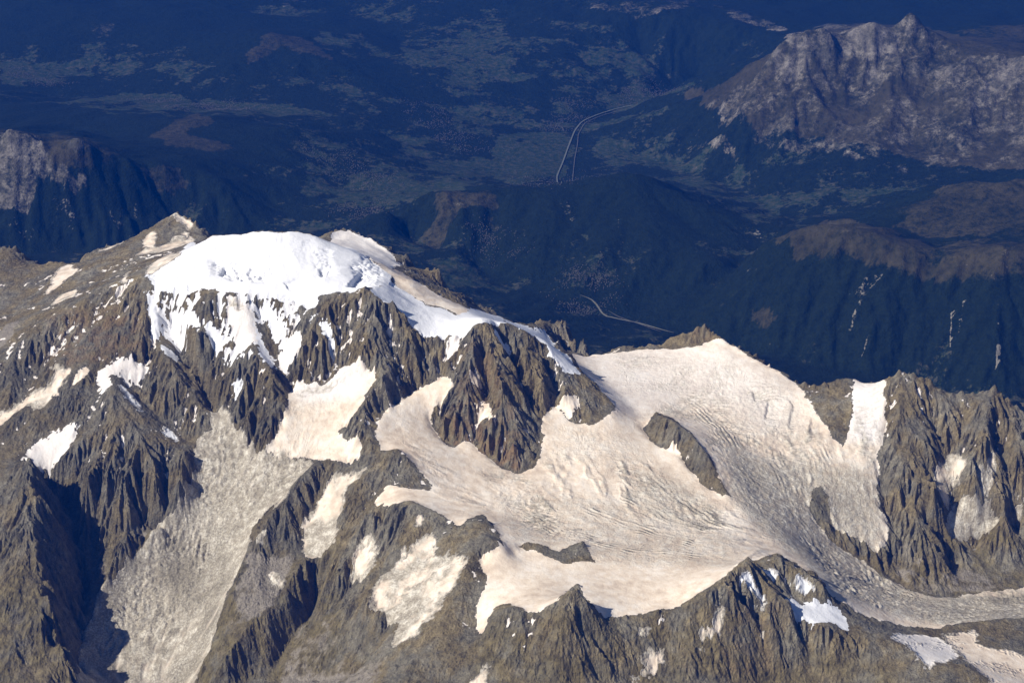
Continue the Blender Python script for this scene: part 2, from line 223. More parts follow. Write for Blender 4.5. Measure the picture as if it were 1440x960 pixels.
# (owner, cover class, soft edge, strength, outline)
ZONES = [
('spur','own',0,1.0,[(-1702,13856),(-1652,13936),(-1600,14000),(-1547,14056),(-1493,14112),(-1437,14144),(-1382,14184),(-1311,14072),(-1247,14032),(-1183,13984),(-1100,13976),(-1016,13944),(-930,13880),(-871,13736),(-813,13600),(-759,13504),(-705,13416),(-652,13344),(-599,13248),(-517,13184),(-436,13120),(-355,13040),(-275,12952),(-195,12848),(-116,12728),(-80,12456),(-45,12264),(-106,12192),(-168,12160),(-171,12056),(-174,11920),(-176,11800),(-179,11680),(-181,11552),(-183,11376),(-186,11288),(-218,11216),(-250,11144),(-282,11064),(-313,10976),(-388,11008),(-463,11032),(-537,11048),(-612,11064),(-687,11072),(-762,11080),(-838,11104),(-915,11136),(-994,11184),(-1074,11240),(-1156,11304),(-1239,11376),(-1326,11464),(-1415,11568),(-1505,11664),(-1593,11736),(-1681,11800),(-1769,11856),(-1856,11904),(-1942,11944),(-2027,11976),(-2111,11992),(-2193,12000),(-2273,12000),(-2354,12000),(-2442,12040),(-2548,12160),(-2530,12216),(-2515,12288),(-2499,12360),(-2484,12432),(-2467,12496),(-2448,12552),(-2430,12616),(-2411,12672),(-2395,12744),(-2381,12832),(-2335,12880),(-2289,12936),(-2242,12984),(-2228,13064),(-2216,13160),(-2205,13264),(-2194,13368),(-2132,13384),(-2070,13400),(-2010,13432),(-1953,13480),(-1902,13544),(-1852,13616),(-1801,13688),(-1751,13768)]),
('pyramid','own',0,1.0,[(-3640,14784),(-3570,14736),(-3497,14680),(-3427,14632),(-3343,14592),(-3256,14536),(-3165,14464),(-3075,14392),(-2983,14312),(-2892,14232),(-2837,14080),(-2795,13992),(-2820,13936),(-2831,13816),(-2854,13752),(-2909,13704),(-2965,13664),(-3024,13640),(-3066,13536),(-3118,13480),(-3173,13424),(-3229,13376),(-3285,13328),(-3343,13288),(-3399,13240),(-3448,13168),(-3499,13104),(-3651,13136),(-3691,13208),(-3722,13248),(-3753,13288),(-3784,13328),(-3815,13368),(-3850,13424),(-3886,13480),(-3921,13536),(-3962,13608),(-4007,13696),(-4076,13864),(-4077,14008),(-4040,14024),(-4010,14064),(-3990,14144),(-3971,14232),(-3958,14344),(-3894,14416),(-3827,14480),(-3762,14552),(-3695,14640)]),
('front_ridge','own',0,1.0,[(-5902,14312),(-4633,14456),(-4541,14344),(-4455,14248),(-4372,14160),(-4294,14088),(-4218,14024),(-4151,13992),(-4093,13992),(-4042,13944),(-3983,13872),(-3923,13792),(-3864,13720),(-3804,13640),(-3754,13552),(-3701,13456),(-3649,13360),(-3653,13272),(-3654,13176),(-3652,13072),(-3639,12968),(-3626,12864),(-3615,12768),(-3604,12672),(-3591,12568),(-3581,12480),(-3496,12128),(-3482,12024),(-3544,11960),(-3617,11936),(-3691,11912),(-3768,11904),(-3844,11888),(-3924,11888),(-4002,11880),(-4082,11880),(-4162,11880),(-4245,11888),(-4325,11888),(-4406,11888),(-4483,11880),(-4560,11872),(-4631,11848),(-4698,11816),(-4762,11776),(-4832,11752),(-4898,11720),(-4967,11696),(-5032,11664),(-5103,11648)]),
('pillar','own',0,1.0,[(-809,14856),(-803,14776),(-796,14704),(-790,14624),(-782,14536),(-774,14432),(-768,14360),(-761,14280),(-686,14208),(-608,14096),(-529,13912),(-405,13904),(-280,13904),(-196,13848),(-111,13776),(-28,13704),(55,13608),(130,13704),(204,13776),(280,13856),(290,13992),(299,14128),(310,14272),(320,14400),(414,14336),(508,14272),(635,14264),(761,14248),(868,14368),(980,14552),(914,14624),(849,14720),(782,14792),(704,14896),(627,15032),(539,15096),(466,15680),(426,16552),(361,16592),(258,16464),(157,16464),(32,16432),(-92,16376),(-199,16440),(-304,16336),(-376,15392),(-457,15072),(-519,14912),(-617,14912),(-713,14888)]),
('aiguilles','own',0,1.0,[(2679,15288),(2769,15256),(2859,15224),(2949,15200),(3040,15176),(3132,15160),(3226,15144),(3318,15120),(3406,15080),(3493,15040),(3580,15000),(3708,14976),(3809,14960),(3914,14960),(4015,14944),(4121,14920),(4232,14920),(4344,14920),(4448,14896),(4520,14880),(4591,14864),(4660,14840),(4735,14832),(4829,14824),(4924,14816),(5022,14816),(5114,14800),(5211,14800),(6166,17192),(6280,17192),(6393,17192),(6507,17192),(6620,17192),(6734,17192),(5288,12904),(4458,13344),(4363,13320),(4269,13296),(4175,13272),(4078,13240),(3985,13216),(3889,13184),(3791,13144),(3700,13152),(3609,13160),(3516,13160),(3422,13160),(3356,13216),(3286,13264),(3215,13304),(3143,13344),(3079,13392),(3012,13432),(2944,13464),(2876,13496),(2807,13528),(2737,13552),(2665,13568),(2653,13656),(2642,13752),(2637,13880),(2715,13992),(2791,14088),(2868,14184),(2945,14280),(2899,14408),(2850,14528),(2824,14648),(2799,14784),(2773,14912),(2725,15088)]),
('frontier','own',0,1.0,[(-81,11640),(14,11504),(108,11424),(202,11384),(274,11440),(351,11632),(429,11792),(508,11920),(555,11792),(602,11672),(647,11520),(695,11456),(779,11512),(862,11544),(944,11560),(1025,11568),(1106,11568),(1190,11640),(1272,11680),(1349,11672),(1426,11664),(1504,11672),(1582,11736),(1663,11808),(1750,11928),(1890,12376),(1941,12144),(2053,12416),(2167,12680),(2227,12592),(2281,12480),(2288,12120),(2386,12248),(2451,12208),(2498,12120),(2555,12080),(2613,12048),(2671,12016),(2729,11984),(2825,12032),(2921,12080),(3019,12128),(3111,12152),(3197,12152),(3284,12152),(3363,12128),(3454,12160),(3545,12192),(3639,12232),(3736,12280),(3833,12328),(3939,12400),(4026,12416),(4120,12448),(4243,12568),(4351,12640),(4452,12688),(4550,12728),(4643,12752),(4734,12768),(4822,12776),(4906,12776),(4994,12784),(5079,12784),(5164,12784),(5248,12784),(4750,11312),(-417,10912),(-384,11000),(-350,11072),(-316,11128),(-282,11184),(-247,11248),(-213,11304),(-169,11360),(-125,11424)]),
('left_peak','own',0,1.0,[(-7107,18184),(-5397,17600),(-5291,17584),(-5183,17560),(-5054,17464),(-4935,17400),(-4835,17400),(-4724,17384),(-4615,17376),(-4510,17384),(-4407,17440),(-4309,17520),(-4207,17584),(-4105,17624),(-4003,17664),(-3896,17680),(-3785,17680),(-3670,17704),(-3557,17736),(-3450,17680),(-3335,17584),(-3259,17496),(-3165,17312),(-3261,17120),(-3354,16920),(-3348,16392),(-3368,16016),(-3437,15888),(-3526,15864),(-3616,15848),(-3706,15832),(-3790,15792),(-3879,15776),(-4001,15888),(-4067,15800),(-4142,15752),(-4215,15696),(-4285,15632),(-4355,15568),(-4427,15512),(-4500,15464),(-4568,15384),(-4638,15312),(-4715,15264),(-4789,15208),(-4890,15216),(-4992,15224),(-5093,15232),(-5195,15240),(-5300,15256),(-5403,15264),(-5503,15264),(-5603,15264),(-5700,15256),(-5797,15248),(-5895,15240),(-5992,15232),(-6086,15216),(-6180,15200)]),
('outcrop_a','own',0,1.0,[(1179,14392),(1245,14480),(1326,14736),(1437,14584),(1498,14272),(1577,14160),(1621,14016),(1668,13912),(1716,13816),(1750,13704),(1786,13600),(1821,13496),(1857,13408),(1789,13392),(1722,13472),(1653,13552),(1590,13704),(1527,13864),(1489,13984),(1448,14080),(1354,14064),(1239,14224)]),
('outcrop_b','own',0,1.0,[(40,12360),(114,12448),(206,12464),(282,12416),(358,12376),(444,12416),(569,12544),(621,12344),(676,12224),(563,12224),(478,12208),(393,12200),(310,12264),(198,12344),(119,12360)]),
('outcrop_c','own',0,1.0,[(2624,13880),(2744,13976),(2787,13864),(2808,13720),(2769,13592),(2668,13592),(2640,13640),(2615,13704)]),
('outcrop_d','own',0,1.0,[(976,15944),(1080,16016),(1182,16040),(1284,16024),(1386,16024),(1490,16040),(1585,16040),(1762,16024),(1882,16016),(1968,16000),(1941,15904),(1834,15856),(1701,15912),(1594,15864),(1496,15936),(1370,15928),(1253,15944),(1115,15944)]),
('outcrop_e','own',0,1.0,[(2938,14880),(3008,15096),(3097,15088),(3192,15104),(3158,14960),(3122,14808),(3088,14664),(3043,14520),(2996,14368),(2945,14464),(2943,14600),(2940,14736)]),
('outcrop_f','own',0,1.0,[(-321,12824),(-235,12936),(-132,12520),(-88,12408),(-45,12288),(-169,12304),(-228,12440),(-272,12568)]),
('dome','snow',0,1.0,[(-3339,17040),(-3266,17192),(-2974,16160),(-2902,16200),(-2801,16200),(-2701,16200),(-2593,16160),(-2475,16120),(-2299,16080),(-2166,16080),(-2036,16104),(-1883,16120),(-1829,16984),(-1709,16896),(-1590,16800),(-1429,16488),(-1314,16256),(-1206,16104),(-1144,15784),(-1175,15440),(-1278,15232),(-1370,15312),(-1438,15176),(-1593,15216),(-1685,15216),(-1777,15208),(-1783,15112),(-1853,15072),(-1962,15136),(-2064,15176),(-2177,15200),(-2305,15232),(-2430,15240),(-2562,15248),(-2723,15312),(-2846,15376),(-2943,15392),(-3043,15424),(-3209,15528),(-3313,15536),(-3402,15632),(-3496,15760),(-3407,15872),(-3305,15928),(-3230,16016)]),
('ice_face','mixed',0,1.0,[(-3480,15752),(-3397,15648),(-3314,15544),(-3137,15504),(-2989,15432),(-2847,15384),(-2703,15312),(-2562,15256),(-2430,15248),(-2332,15240),(-2231,15216),(-2131,15200),(-2039,15168),(-1947,15136),(-1854,15096),(-1777,15120),(-1776,15008),(-1897,14952),(-2023,15048),(-2085,14976),(-2046,14888),(-2006,14792),(-2035,14736),(-2063,14664),(-2156,14664),(-2218,14672),(-2285,14720),(-2389,14768),(-2473,14760),(-2555,14736),(-2649,14832),(-2741,14976),(-2841,14984),(-2955,15064),(-3146,15184),(-3208,15176),(-3260,15256),(-3308,15320),(-3345,15400),(-3389,15512),(-3433,15624)]),
('face_patch','pale',0,1.0,[(-2682,15256),(-2559,15224),(-2457,15160),(-2387,15160),(-2360,15072),(-2329,14960),(-2342,14840),(-2427,14816),(-2499,14872),(-2543,14984),(-2598,15080),(-2624,15168)]),
('face_patch','snow',0,1.0,[(-2326,15216),(-2229,15184),(-2147,15128),(-2117,15064),(-2087,15000),(-2107,14896),(-2146,14880),(-2206,14976),(-2268,15104),(-2298,15168)]),
('face_patch','pale',0,1.0,[(-2061,14920),(-1962,14936),(-1886,14888),(-1882,14816),(-1939,14784),(-1988,14728),(-2050,14664),(-2129,14696),(-2153,14808),(-2091,14864)]),
('face_patch','snow',0,1.0,[(-2377,15112),(-2308,14992),(-2247,14872),(-2150,14776),(-2194,14624),(-2273,14720),(-2319,14864),(-2348,14992)]),
('face_patch','snow',0,1.0,[(-3213,15360),(-3149,15352),(-3073,15240),(-3081,15208),(-3155,15240),(-3198,15280)]),
('face_patch','snow',0,1.0,[(-3039,15264),(-2960,15240),(-2876,15144),(-2875,15064),(-2972,15096),(-3022,15184)]),
('face_patch','snow',0,1.0,[(-2867,15120),(-2752,15088),(-2662,14968),(-2634,14880),(-2605,14784),(-2614,14744),(-2673,14880),(-2741,14976),(-2814,15048)]),
('face_patch','snow',0,1.0,[(-3431,15648),(-3392,15536),(-3354,15432),(-3299,15296),(-3287,15240),(-3340,15152),(-3342,15280),(-3394,15376),(-3429,15512),(-3466,15656)]),
('face_patch','snow',0,1.0,[(-3257,15120),(-3169,15088),(-3053,14984),(-3085,14912),(-3176,14968)]),
('face_patch','snow',0,1.0,[(-2512,14640),(-2469,14600),(-2422,14504),(-2450,14520),(-2486,14568)]),
('face_patch','snow',0,1.0,[(-1743,15008),(-1687,14952),(-1640,14816),(-1611,14760),(-1649,14760),(-1702,14880),(-1761,14984)]),
('shoulder','pale',0,1.0,[(-1884,16120),(-1846,17200),(-1685,17280),(-1558,17240),(-1440,17200),(-1356,17120),(-1219,17000),(-1129,16696),(-1186,15912),(-1287,15960),(-1389,16016),(-1577,16664),(-1697,16776),(-1731,16072)]),
('shoulder','dusty',0,1.0,[(-1375,16016),(-1288,16016),(-1199,16000),(-1059,16144),(-965,16000),(-874,15888),(-791,15776),(-712,15720),(-544,15736),(-393,15656),(-460,15176),(-529,15288),(-667,15440),(-800,15440),(-882,15480),(-971,15552),(-1072,15568),(-1130,15760),(-1211,15848),(-1291,15912)]),
('bowl','snow',0,1.0,[(-1155,15744),(-1072,15584),(-971,15544),(-867,15448),(-798,15392),(-632,15392),(-527,15208),(-433,15392),(-387,16304),(-304,16336),(-192,16440),(-78,16368),(-39,15016),(-117,14992),(-194,14920),(-239,14888),(-323,14872),(-381,14856),(-420,14832),(-518,14864),(-571,14904),(-662,14896),(-747,14920),(-830,14896),(-907,14920),(-992,14960),(-1085,15032),(-1155,15024),(-1234,15056),(-1306,15168),(-1191,15376)]),
('crest_snow','snow',0,1.0,[(-78,16368),(36,16400),(157,16464),(273,16504),(361,16592),(418,16512),(480,15680),(526,15008),(623,14952),(679,14848),(618,14800),(547,14824),(512,14760),(455,14816),(390,14864),(326,14936),(249,15016),(163,15008),(85,14992),(0,15008)]),
('pillar_patch','snow',0,1.0,[(-207,14896),(-130,14904),(-32,14880),(13,14824),(-19,14808),(-103,14776),(-168,14832)]),
('pillar_patch','pale',0,1.0,[(-571,14896),(-485,14848),(-516,14784),(-554,14712),(-578,14640),(-590,14584),(-576,14680),(-562,14776)]),
('pillar_patch','dusty',0,1.0,[(-305,14360),(-254,14352),(-176,14168),(-138,14064),(-188,14096),(-233,14192),(-269,14280)]),
('pillar_patch','dusty',0,1.0,[(-358,14560),(-319,14528),(-268,14464),(-299,14456),(-338,14504)]),
('pillar_patch','dusty',0,1.0,[(288,14448),(372,14488),(513,14520),(632,14616),(590,14496),(510,14360),(448,14440),(352,14424)]),
('great_glacier','dusty',0,1.0,[(540,15856),(642,15880),(743,15896),(866,15920),(991,15984),(1154,16024),(1262,16024),(1371,16024),(1498,15968),(1612,15920),(1770,15912),(1867,15920),(1961,15904),(2030,15920),(2143,15808),(2228,15720),(2310,15624),(2473,15504),(2544,15440),(2614,15376),(2702,15264),(2736,15080),(2776,14936),(2831,14760),(2875,14616),(2922,14488),(2977,14368),(3054,14512),(3098,14640),(3145,14784),(3157,14912),(3171,15048),(3166,15160),(3263,15136),(3362,15120),(3480,15048),(3450,14920),(3423,14808),(3417,14680),(3415,14568),(3378,14488),(3337,14392),(3296,14296),(3287,14200),(3281,14112),(3272,14016),(3266,13928),(3259,13840),(3336,13744),(3289,13632),(3225,13560),(3164,13496),(3078,13560),(2956,13608),(2860,13608),(2782,13608),(2812,13752),(2789,13832),(2771,13936),(2696,13944),(2626,13800),(2637,13712),(2651,13640),(2665,13568),(2756,13520),(2877,13472),(2953,13448),(3029,13424),(3117,13376),(3202,13320),(3280,13288),(3360,13264),(3436,13224),(3523,13192),(3609,13160),(3710,13192),(3809,13216),(3904,13248),(3998,13272),(4092,13296),(4186,13320),(4280,13344),(4375,13368),(4469,13392),(4562,13400),(4651,13400),(4741,13400),(4833,13408),(4920,13400),(5000,13376),(5080,13352),(5160,13328),(5243,13312),(5325,13296),(5414,13296),(5213,12680),(4153,12344),(4033,12328),(3913,12312),(3799,12272),(3685,12232),(3572,12192),(3465,12152),(3362,12120),(3274,12112),(3182,12088),(3091,12064),(3001,12056),(2907,12032),(2816,12000),(2726,11968),(2645,11992),(2559,11992),(2492,12032),(2442,12160),(2379,12344),(2319,12552),(2240,12600),(2163,12656),(1949,12200),(1874,12344),(1742,11904),(1662,11800),(1581,11720),(1503,11664),(1377,11616),(1261,11560),(1184,11568),(1106,11568),(968,11520),(890,11512),(810,11488),(695,11448),(628,11472),(568,11640),(506,11880),(421,11712),(334,11384),(202,11376),(90,11376),(-43,11600),(-108,11640),(-183,11520),(-229,11344),(-269,11448),(-265,11592),(-262,11720),(-209,11880),(-223,12104),(-258,12192),(-168,12216),(-67,12256),(-187,12368),(-228,12440),(-149,12520),(-215,12600),(-286,12808),(-427,12640),(-503,12728),(-579,12800),(-655,12864),(-753,12920),(-854,13000),(-942,12984),(-1033,13000),(-1148,13112),(-1117,13232),(-1083,13328),(-973,13248),(-865,13200),(-750,13216),(-635,13248),(-696,13328),(-756,13400),(-817,13464),(-895,13536),(-981,13696),(-1075,13720),(-1135,13696),(-1172,13904),(-1201,13976),(-1133,14192),(-1060,14288),(-985,14368),(-877,14504),(-769,14544),(-642,14608),(-551,14576),(-510,14488),(-605,14408),(-700,14344),(-715,14208),(-630,14104),(-543,13936),(-415,14072),(-281,13960),(-202,13880),(-124,13800),(-34,13736),(55,13656),(198,13744),(255,13896),(264,14064),(273,14240),(297,14368),(320,14456),(417,14456),(489,14384),(560,14312),(731,14280),(840,14376),(951,14496),(884,14640),(816,14800),(726,15008),(608,15064)]),
('upper_arm','dusty',0,1.0,[(-2029,14192),(-2010,14304),(-2001,14488),(-1960,14600),(-1859,14552),(-1749,14552),(-1676,14520),(-1599,14552),(-1539,14632),(-1409,14632),(-1331,14600),(-1232,14536),(-1214,14448),(-1264,14336),(-1302,14232),(-1346,14136),(-1394,14080),(-1465,14064),(-1531,14008),(-1362,13864),(-1276,13768),(-1324,13736),(-1419,13744),(-1576,13768),(-1703,13800),(-1867,13880),(-1978,13896),(-2092,13928),(-2226,13944),(-2126,13992),(-2057,14080)]),
('lower_glacier','ice',0,1.0,[(-2708,14472),(-2634,14512),(-2544,14408),(-2467,14288),(-2368,14152),(-2303,14048),(-2239,13952),(-2092,13928),(-1978,13896),(-1866,13872),(-1695,13784),(-1754,13704),(-1812,13632),(-1895,13552),(-1978,13480),(-2055,13432),(-2135,13408),(-2218,13400),(-2228,13288),(-2238,13176),(-2248,13072),(-2262,12984),(-2310,12936),(-2356,12880),(-2376,12792),(-2397,12712),(-2421,12648),(-2446,12592),(-2471,12536),(-2496,12480),(-2520,12416),(-2543,12352),(-2564,12280),(-2587,12216),(-2611,12160),(-2707,12208),(-2800,12240),(-2890,12256),(-2978,12264),(-3062,12256),(-3144,12240),(-3224,12216),(-3297,12168),(-3364,12104),(-3427,12024),(-3490,11952),(-3497,12040),(-3518,12176),(-3596,12512),(-3609,12624),(-3619,12728),(-3610,12832),(-3593,12912),(-3573,12984),(-3554,13056),(-3532,13120),(-3460,13192),(-3388,13264),(-3331,13320),(-3276,13384),(-3218,13440),(-3162,13504),(-3121,13632),(-3056,13656),(-2987,13664),(-2924,13696),(-2868,13776),(-2839,13904),(-2801,13992),(-2816,14056),(-2837,14152),(-2791,14288),(-2700,14280),(-2702,14368)]),
('slab_snow','dusty',0,1.0,[(-4648,17328),(-4565,17264),(-4498,17048),(-4476,17144),(-4442,16968),(-4530,16736),(-4593,16568),(-4655,16400),(-4665,16592),(-4701,16992),(-4704,17160)]),
('peak_patch','dusty',0,1.0,[(-4501,16080),(-4469,16328),(-4353,16304),(-4265,16272),(-4241,15992),(-4325,16072),(-4421,15992)]),
('peak_patch','dusty',0,1.0,[(-3558,17736),(-3456,17696),(-3324,17560),(-3340,17496),(-3383,17392),(-3439,17520),(-3506,17624),(-3567,17680),(-3672,17696),(-3610,17720)]),
('peak_patch','dusty',0,1.0,[(-3822,17256),(-3822,17536),(-3741,17560),(-3667,17352),(-3685,17120),(-3551,17192),(-3497,17320),(-3405,17344),(-3319,17360),(-3247,17184),(-3368,17000),(-3505,16944),(-3650,16936),(-3857,16976),(-3777,17136)]),
('peak_patch','dusty',0,1.0,[(-3746,15792),(-3769,16216),(-3755,16384),(-3670,15760),(-3706,15728)]),
('peak_patch','dusty',0,1.0,[(-4340,17488),(-4208,17584),(-4082,17640),(-4088,17520),(-4206,17464),(-4310,17416)]),
('peak_patch','dusty',0,1.0,[(-3425,17472),(-3356,17360),(-3349,17184),(-3418,17288)]),
('peak_patch','dusty',0,1.0,[(-3531,15832),(-3525,16320),(-3487,16576),(-3439,16792),(-3175,16056),(-3234,15976),(-3356,15864),(-3441,15760)]),
('peak_patch','scree',0,1.0,[(-5215,15744),(-5122,15752),(-5032,15768),(-4939,15776),(-4896,15936),(-4779,15928),(-4762,15688),(-4755,15488),(-4815,15312),(-4894,15256),(-4968,15184),(-5043,15120),(-5124,15416)]),
('cirque_low','dusty',0,1.0,[(-5071,14632),(-4976,14648),(-4881,14664),(-4783,14672),(-4685,14680),(-4606,14680),(-4477,14736),(-4465,14776),(-4327,14800),(-4231,14832),(-4244,14952),(-4214,14976),(-4115,14944),(-4016,14912),(-4044,14848),(-4076,14768),(-4043,14728),(-4129,14680),(-4191,14616),(-4311,14560),(-4391,14656),(-4469,14616),(-4551,14592),(-4627,14432),(-4727,14432),(-4824,14424),(-4917,14400),(-5006,14368),(-5048,14528)]),
('summit_patch','dusty',0,1.0,[(-4022,14720),(-3951,14816),(-3905,14920),(-3874,14824),(-3911,14768),(-3989,14720)]),
('cirque_high','pale',0,1.0,[(-3785,14792),(-3770,14904),(-3689,14888),(-3621,14960),(-3572,14984),(-3509,14992),(-3481,14928),(-3433,14912),(-3365,14944),(-3340,14904),(-3352,14840),(-3422,14808),(-3487,14800),(-3553,14816),(-3615,14824),(-3660,14832),(-3659,14784),(-3608,14656),(-3664,14568),(-3742,14512),(-3715,14656)]),
('pyramid_patch','snow',0,1.0,[(-3631,14768),(-3536,14720),(-3404,14576),(-3299,14504),(-3325,14408),(-3429,14480),(-3547,14560)]),
('pyramid_patch','snow',0,1.0,[(-3166,14376),(-3062,14312),(-2950,14200),(-3015,14216),(-3106,14280)]),
('hanging_snow','pale',0,1.0,[(-4334,14016),(-4278,14192),(-4202,14272),(-4120,14336),(-4024,14376),(-3919,14384),(-3908,14240),(-3931,14160),(-3955,14088),(-4023,14032),(-4100,14008),(-4160,14000),(-4229,14000)]),
('pyramid_patch','scree',0,1.0,[(-3500,13704),(-3405,13680),(-3386,13608),(-3227,13632),(-3189,13560),(-3287,13472),(-3346,13520),(-3460,13624)]),
('pyramid_patch','scree',0,1.0,[(-3599,13416),(-3513,13408),(-3446,13336),(-3447,13272),(-3446,13200),(-3529,13288)]),
('pyramid_patch','scree',0,1.0,[(-3168,13840),(-3114,13856),(-2993,13776),(-3089,13776)]),
('tongue','dusty',0,1.0,[(-1215,13584),(-1309,13496),(-1400,13472),(-1417,13360),(-1435,13256),(-1448,13160),(-1462,13064),(-1477,12984),(-1538,12968),(-1599,12944),(-1690,12968),(-1798,13096),(-1798,13208),(-1796,13304),(-1724,13400),(-1650,13472),(-1611,13544),(-1572,13616),(-1487,13648),(-1359,13600)]),
('spur_snow','dusty',0,1.0,[(-1136,12872),(-1111,12752),(-1126,12600),(-1206,12544),(-1363,12664),(-1316,12768),(-1250,12864),(-1198,12904)]),
('hanging_glacier','dusty',0,1.0,[(-648,12656),(-604,12552),(-614,12360),(-494,12360),(-377,12240),(-391,12120),(-405,12008),(-439,11928),(-474,11856),(-543,11776),(-612,11696),(-679,11656),(-747,11616),(-844,11568),(-972,11576),(-923,11704),(-883,11792),(-973,11968),(-1120,12072),(-1127,12144),(-1142,12312),(-1084,12328),(-1029,12368),(-973,12416),(-915,12464),(-857,12512),(-799,12584),(-740,12648)]),
('spur_patch','dusty',0,1.0,[(-1884,13536),(-1809,13584),(-1865,13520),(-1919,13448),(-1991,13392),(-2064,13352),(-2010,13432),(-1947,13480)]),
('spur_patch','dusty',0,1.0,[(-771,12832),(-747,12832),(-754,12712),(-784,12720)]),
('spur_patch','dusty',0,1.0,[(-2079,13192),(-2054,13248),(-2091,13128),(-2191,13088),(-2153,13136)]),
('spur_patch','dusty',0,1.0,[(-1991,12880),(-1890,12760),(-2007,12744)]),
('spur_patch','dusty',0,1.0,[(-893,12544),(-856,12632),(-832,12488),(-870,12432)]),
('frontier_patch','dusty',0,1.0,[(1607,11592),(1648,11624),(1606,11560),(1564,11504),(1662,11568),(1602,11496),(1544,11432),(1478,11376),(1414,11328),(1433,11384),(1519,11480),(1563,11536)]),
('frontier_patch','dusty',0,1.0,[(974,11408),(1043,11408),(1025,11368),(972,11376)]),
('frontier_patch','dusty',0,1.0,[(984,11288),(1091,11280),(1148,11248),(1059,11176),(924,11112),(811,10992),(883,11104),(953,11176),(969,11232)]),
('frontier_patch','dusty',0,1.0,[(-158,11112),(-193,11016),(-229,10920),(-302,10944),(-376,10968),(-320,11032),(-263,11080)]),
('frontier_patch','dusty',0,1.0,[(1922,11552),(1951,11576),(1902,11504)]),
('frontier_snow','snow',0,1.0,[(2095,11792),(2153,11888),(2228,11816),(2317,11848),(2436,11904),(2474,11928),(2519,11880),(2583,11880),(2622,11776),(2588,11640),(2537,11632),(2450,11688),(2344,11648),(2263,11664),(2159,11720)]),
('frontier_patch','snow',0,1.0,[(1908,11952),(1999,12032),(2088,12024),(2038,11976),(1941,11936)]),
('frontier_patch','snow',0,1.0,[(2166,12016),(2266,12008),(2324,11968),(2382,11928),(2323,11904),(2226,11944)]),
('frontier_patch','snow',0,1.0,[(1733,11800),(1804,11848),(1834,11800),(1888,11760),(1965,11736),(2020,11728),(1933,11704),(1823,11720),(1776,11776)]),
('snowfield','pale',0,1.0,[(2850,11672),(3017,11864),(3116,11944),(3198,11952),(3285,11960),(3370,11960),(3456,11848),(3449,11592),(3288,11360),(3241,11432),(3167,11288),(3126,11240),(3120,11376),(3076,11456),(3039,11568),(2946,11624)]),
('snowfield','dusty',0,1.0,[(3364,11984),(3528,12032),(3697,12096),(3669,11888),(3753,11864),(3840,11848),(3929,11840),(4015,11824),(4097,11824),(4182,11832),(4264,11832),(4349,11840),(4434,11848),(4516,11848),(4602,11856),(4687,11864),(4773,11872),(4855,11872),(4938,11872),(4715,11208),(3587,11080),(3538,11160),(3501,11280),(3499,11488),(3482,11656),(3435,11808)]),
('needle_snow','dusty',0,1.0,[(3775,14168),(3904,14384),(4039,14440),(4111,14296),(4069,14208),(4012,14240),(3906,14136),(3953,14080),(3844,14008),(3794,14064)]),
('hollow_snow','dusty',0,1.0,[(4150,14192),(4264,14280),(4377,14424),(4404,14384),(4334,14240),(4338,14152),(4349,14088),(4242,14072),(4195,14120)]),
('aiguille_patch','dusty',0,1.0,[(4515,14104),(4571,14160),(4630,14224),(4765,14240),(4898,14248),(4881,14160),(4865,14072),(4753,14088),(4643,14112),(4516,14080)]),
('cirque_ice','ice',0,1.0,[(3944,14064),(4029,14072),(4103,14040),(4223,14056),(4344,14072),(4394,13960),(4296,13896),(4207,13952),(4061,13848),(3880,13768),(3846,13840),(3895,13952)]),
(None,'ice',140,0.8,[(1878,14552),(1947,14432),(2016,14328),(2088,14248),(2159,14168),(2253,14200),(2346,14224),(2438,14240),(2529,14248),(2620,14256),(2717,14232),(2817,14224),(2918,14216),(3016,14200),(3114,14184),(3218,14192),(3318,14184),(3318,14088),(3319,14000),(3319,13904),(3322,13824),(3321,13728),(3266,13632),(3211,13536),(3159,13448),(3241,13408),(3323,13368),(3403,13320),(3481,13264),(3557,13208),(3653,13240),(3748,13264),(3842,13288),(3934,13304),(4027,13320),(4117,13328),(4207,13336),(4298,13344),(4391,13360),(4481,13368),(4569,13368),(4660,13376),(4748,13376),(4839,13384),(4924,13376),(5003,13352),(5075,13312),(5150,13280),(5231,13264),(5312,13248),(5396,13240),(5159,12520),(3298,12144),(3226,12168),(3154,12192),(3077,12200),(2997,12192),(2917,12184),(2833,12160),(2748,12128),(2662,12088),(2569,12016),(2504,12048),(2448,12128),(2415,12328),(2380,12528),(2335,12688),(2277,12776),(2218,12864),(2156,12936),(2093,13008),(2030,13080),(1981,13184),(1931,13280),(1877,13360),(1824,13440),(1824,13552),(1829,13704),(1836,13872),(1847,14072),(1862,14304)]),
(None,'ice',120,0.6,[(963,13840),(1076,13816),(1189,13800),(1302,13784),(1383,13704),(1464,13632),(1544,13560),(1621,13472),(1698,13384),(1746,13256),(1794,13136),(1839,13000),(1741,12968),(1641,12928),(1544,12896),(1446,12864),(1349,12824),(1274,12912),(1195,12976),(1117,13040),(1037,13104),(957,13168),(960,13344),(961,13512),(962,13672)]),
(None,'ice',100,0.5,[(2461,15048),(2559,15040),(2657,15032),(2666,14840),(2667,14616),(2566,14584),(2462,14528),(2465,14720),(2464,14888)]),
(None,'ice',60,1.0,[(3675,13176),(3771,13216),(3864,13240),(3952,13248),(4040,13256),(4130,13272),(4219,13280),(4310,13296),(4398,13304),(4489,13320),(4578,13328),(4667,13336),(4756,13344),(4844,13352),(4928,13344),(4999,13304),(5069,13264),(5142,13232),(5218,13208),(5299,13200),(5381,13192),(5159,12520),(3298,12144),(3381,12336),(3519,12728)]),
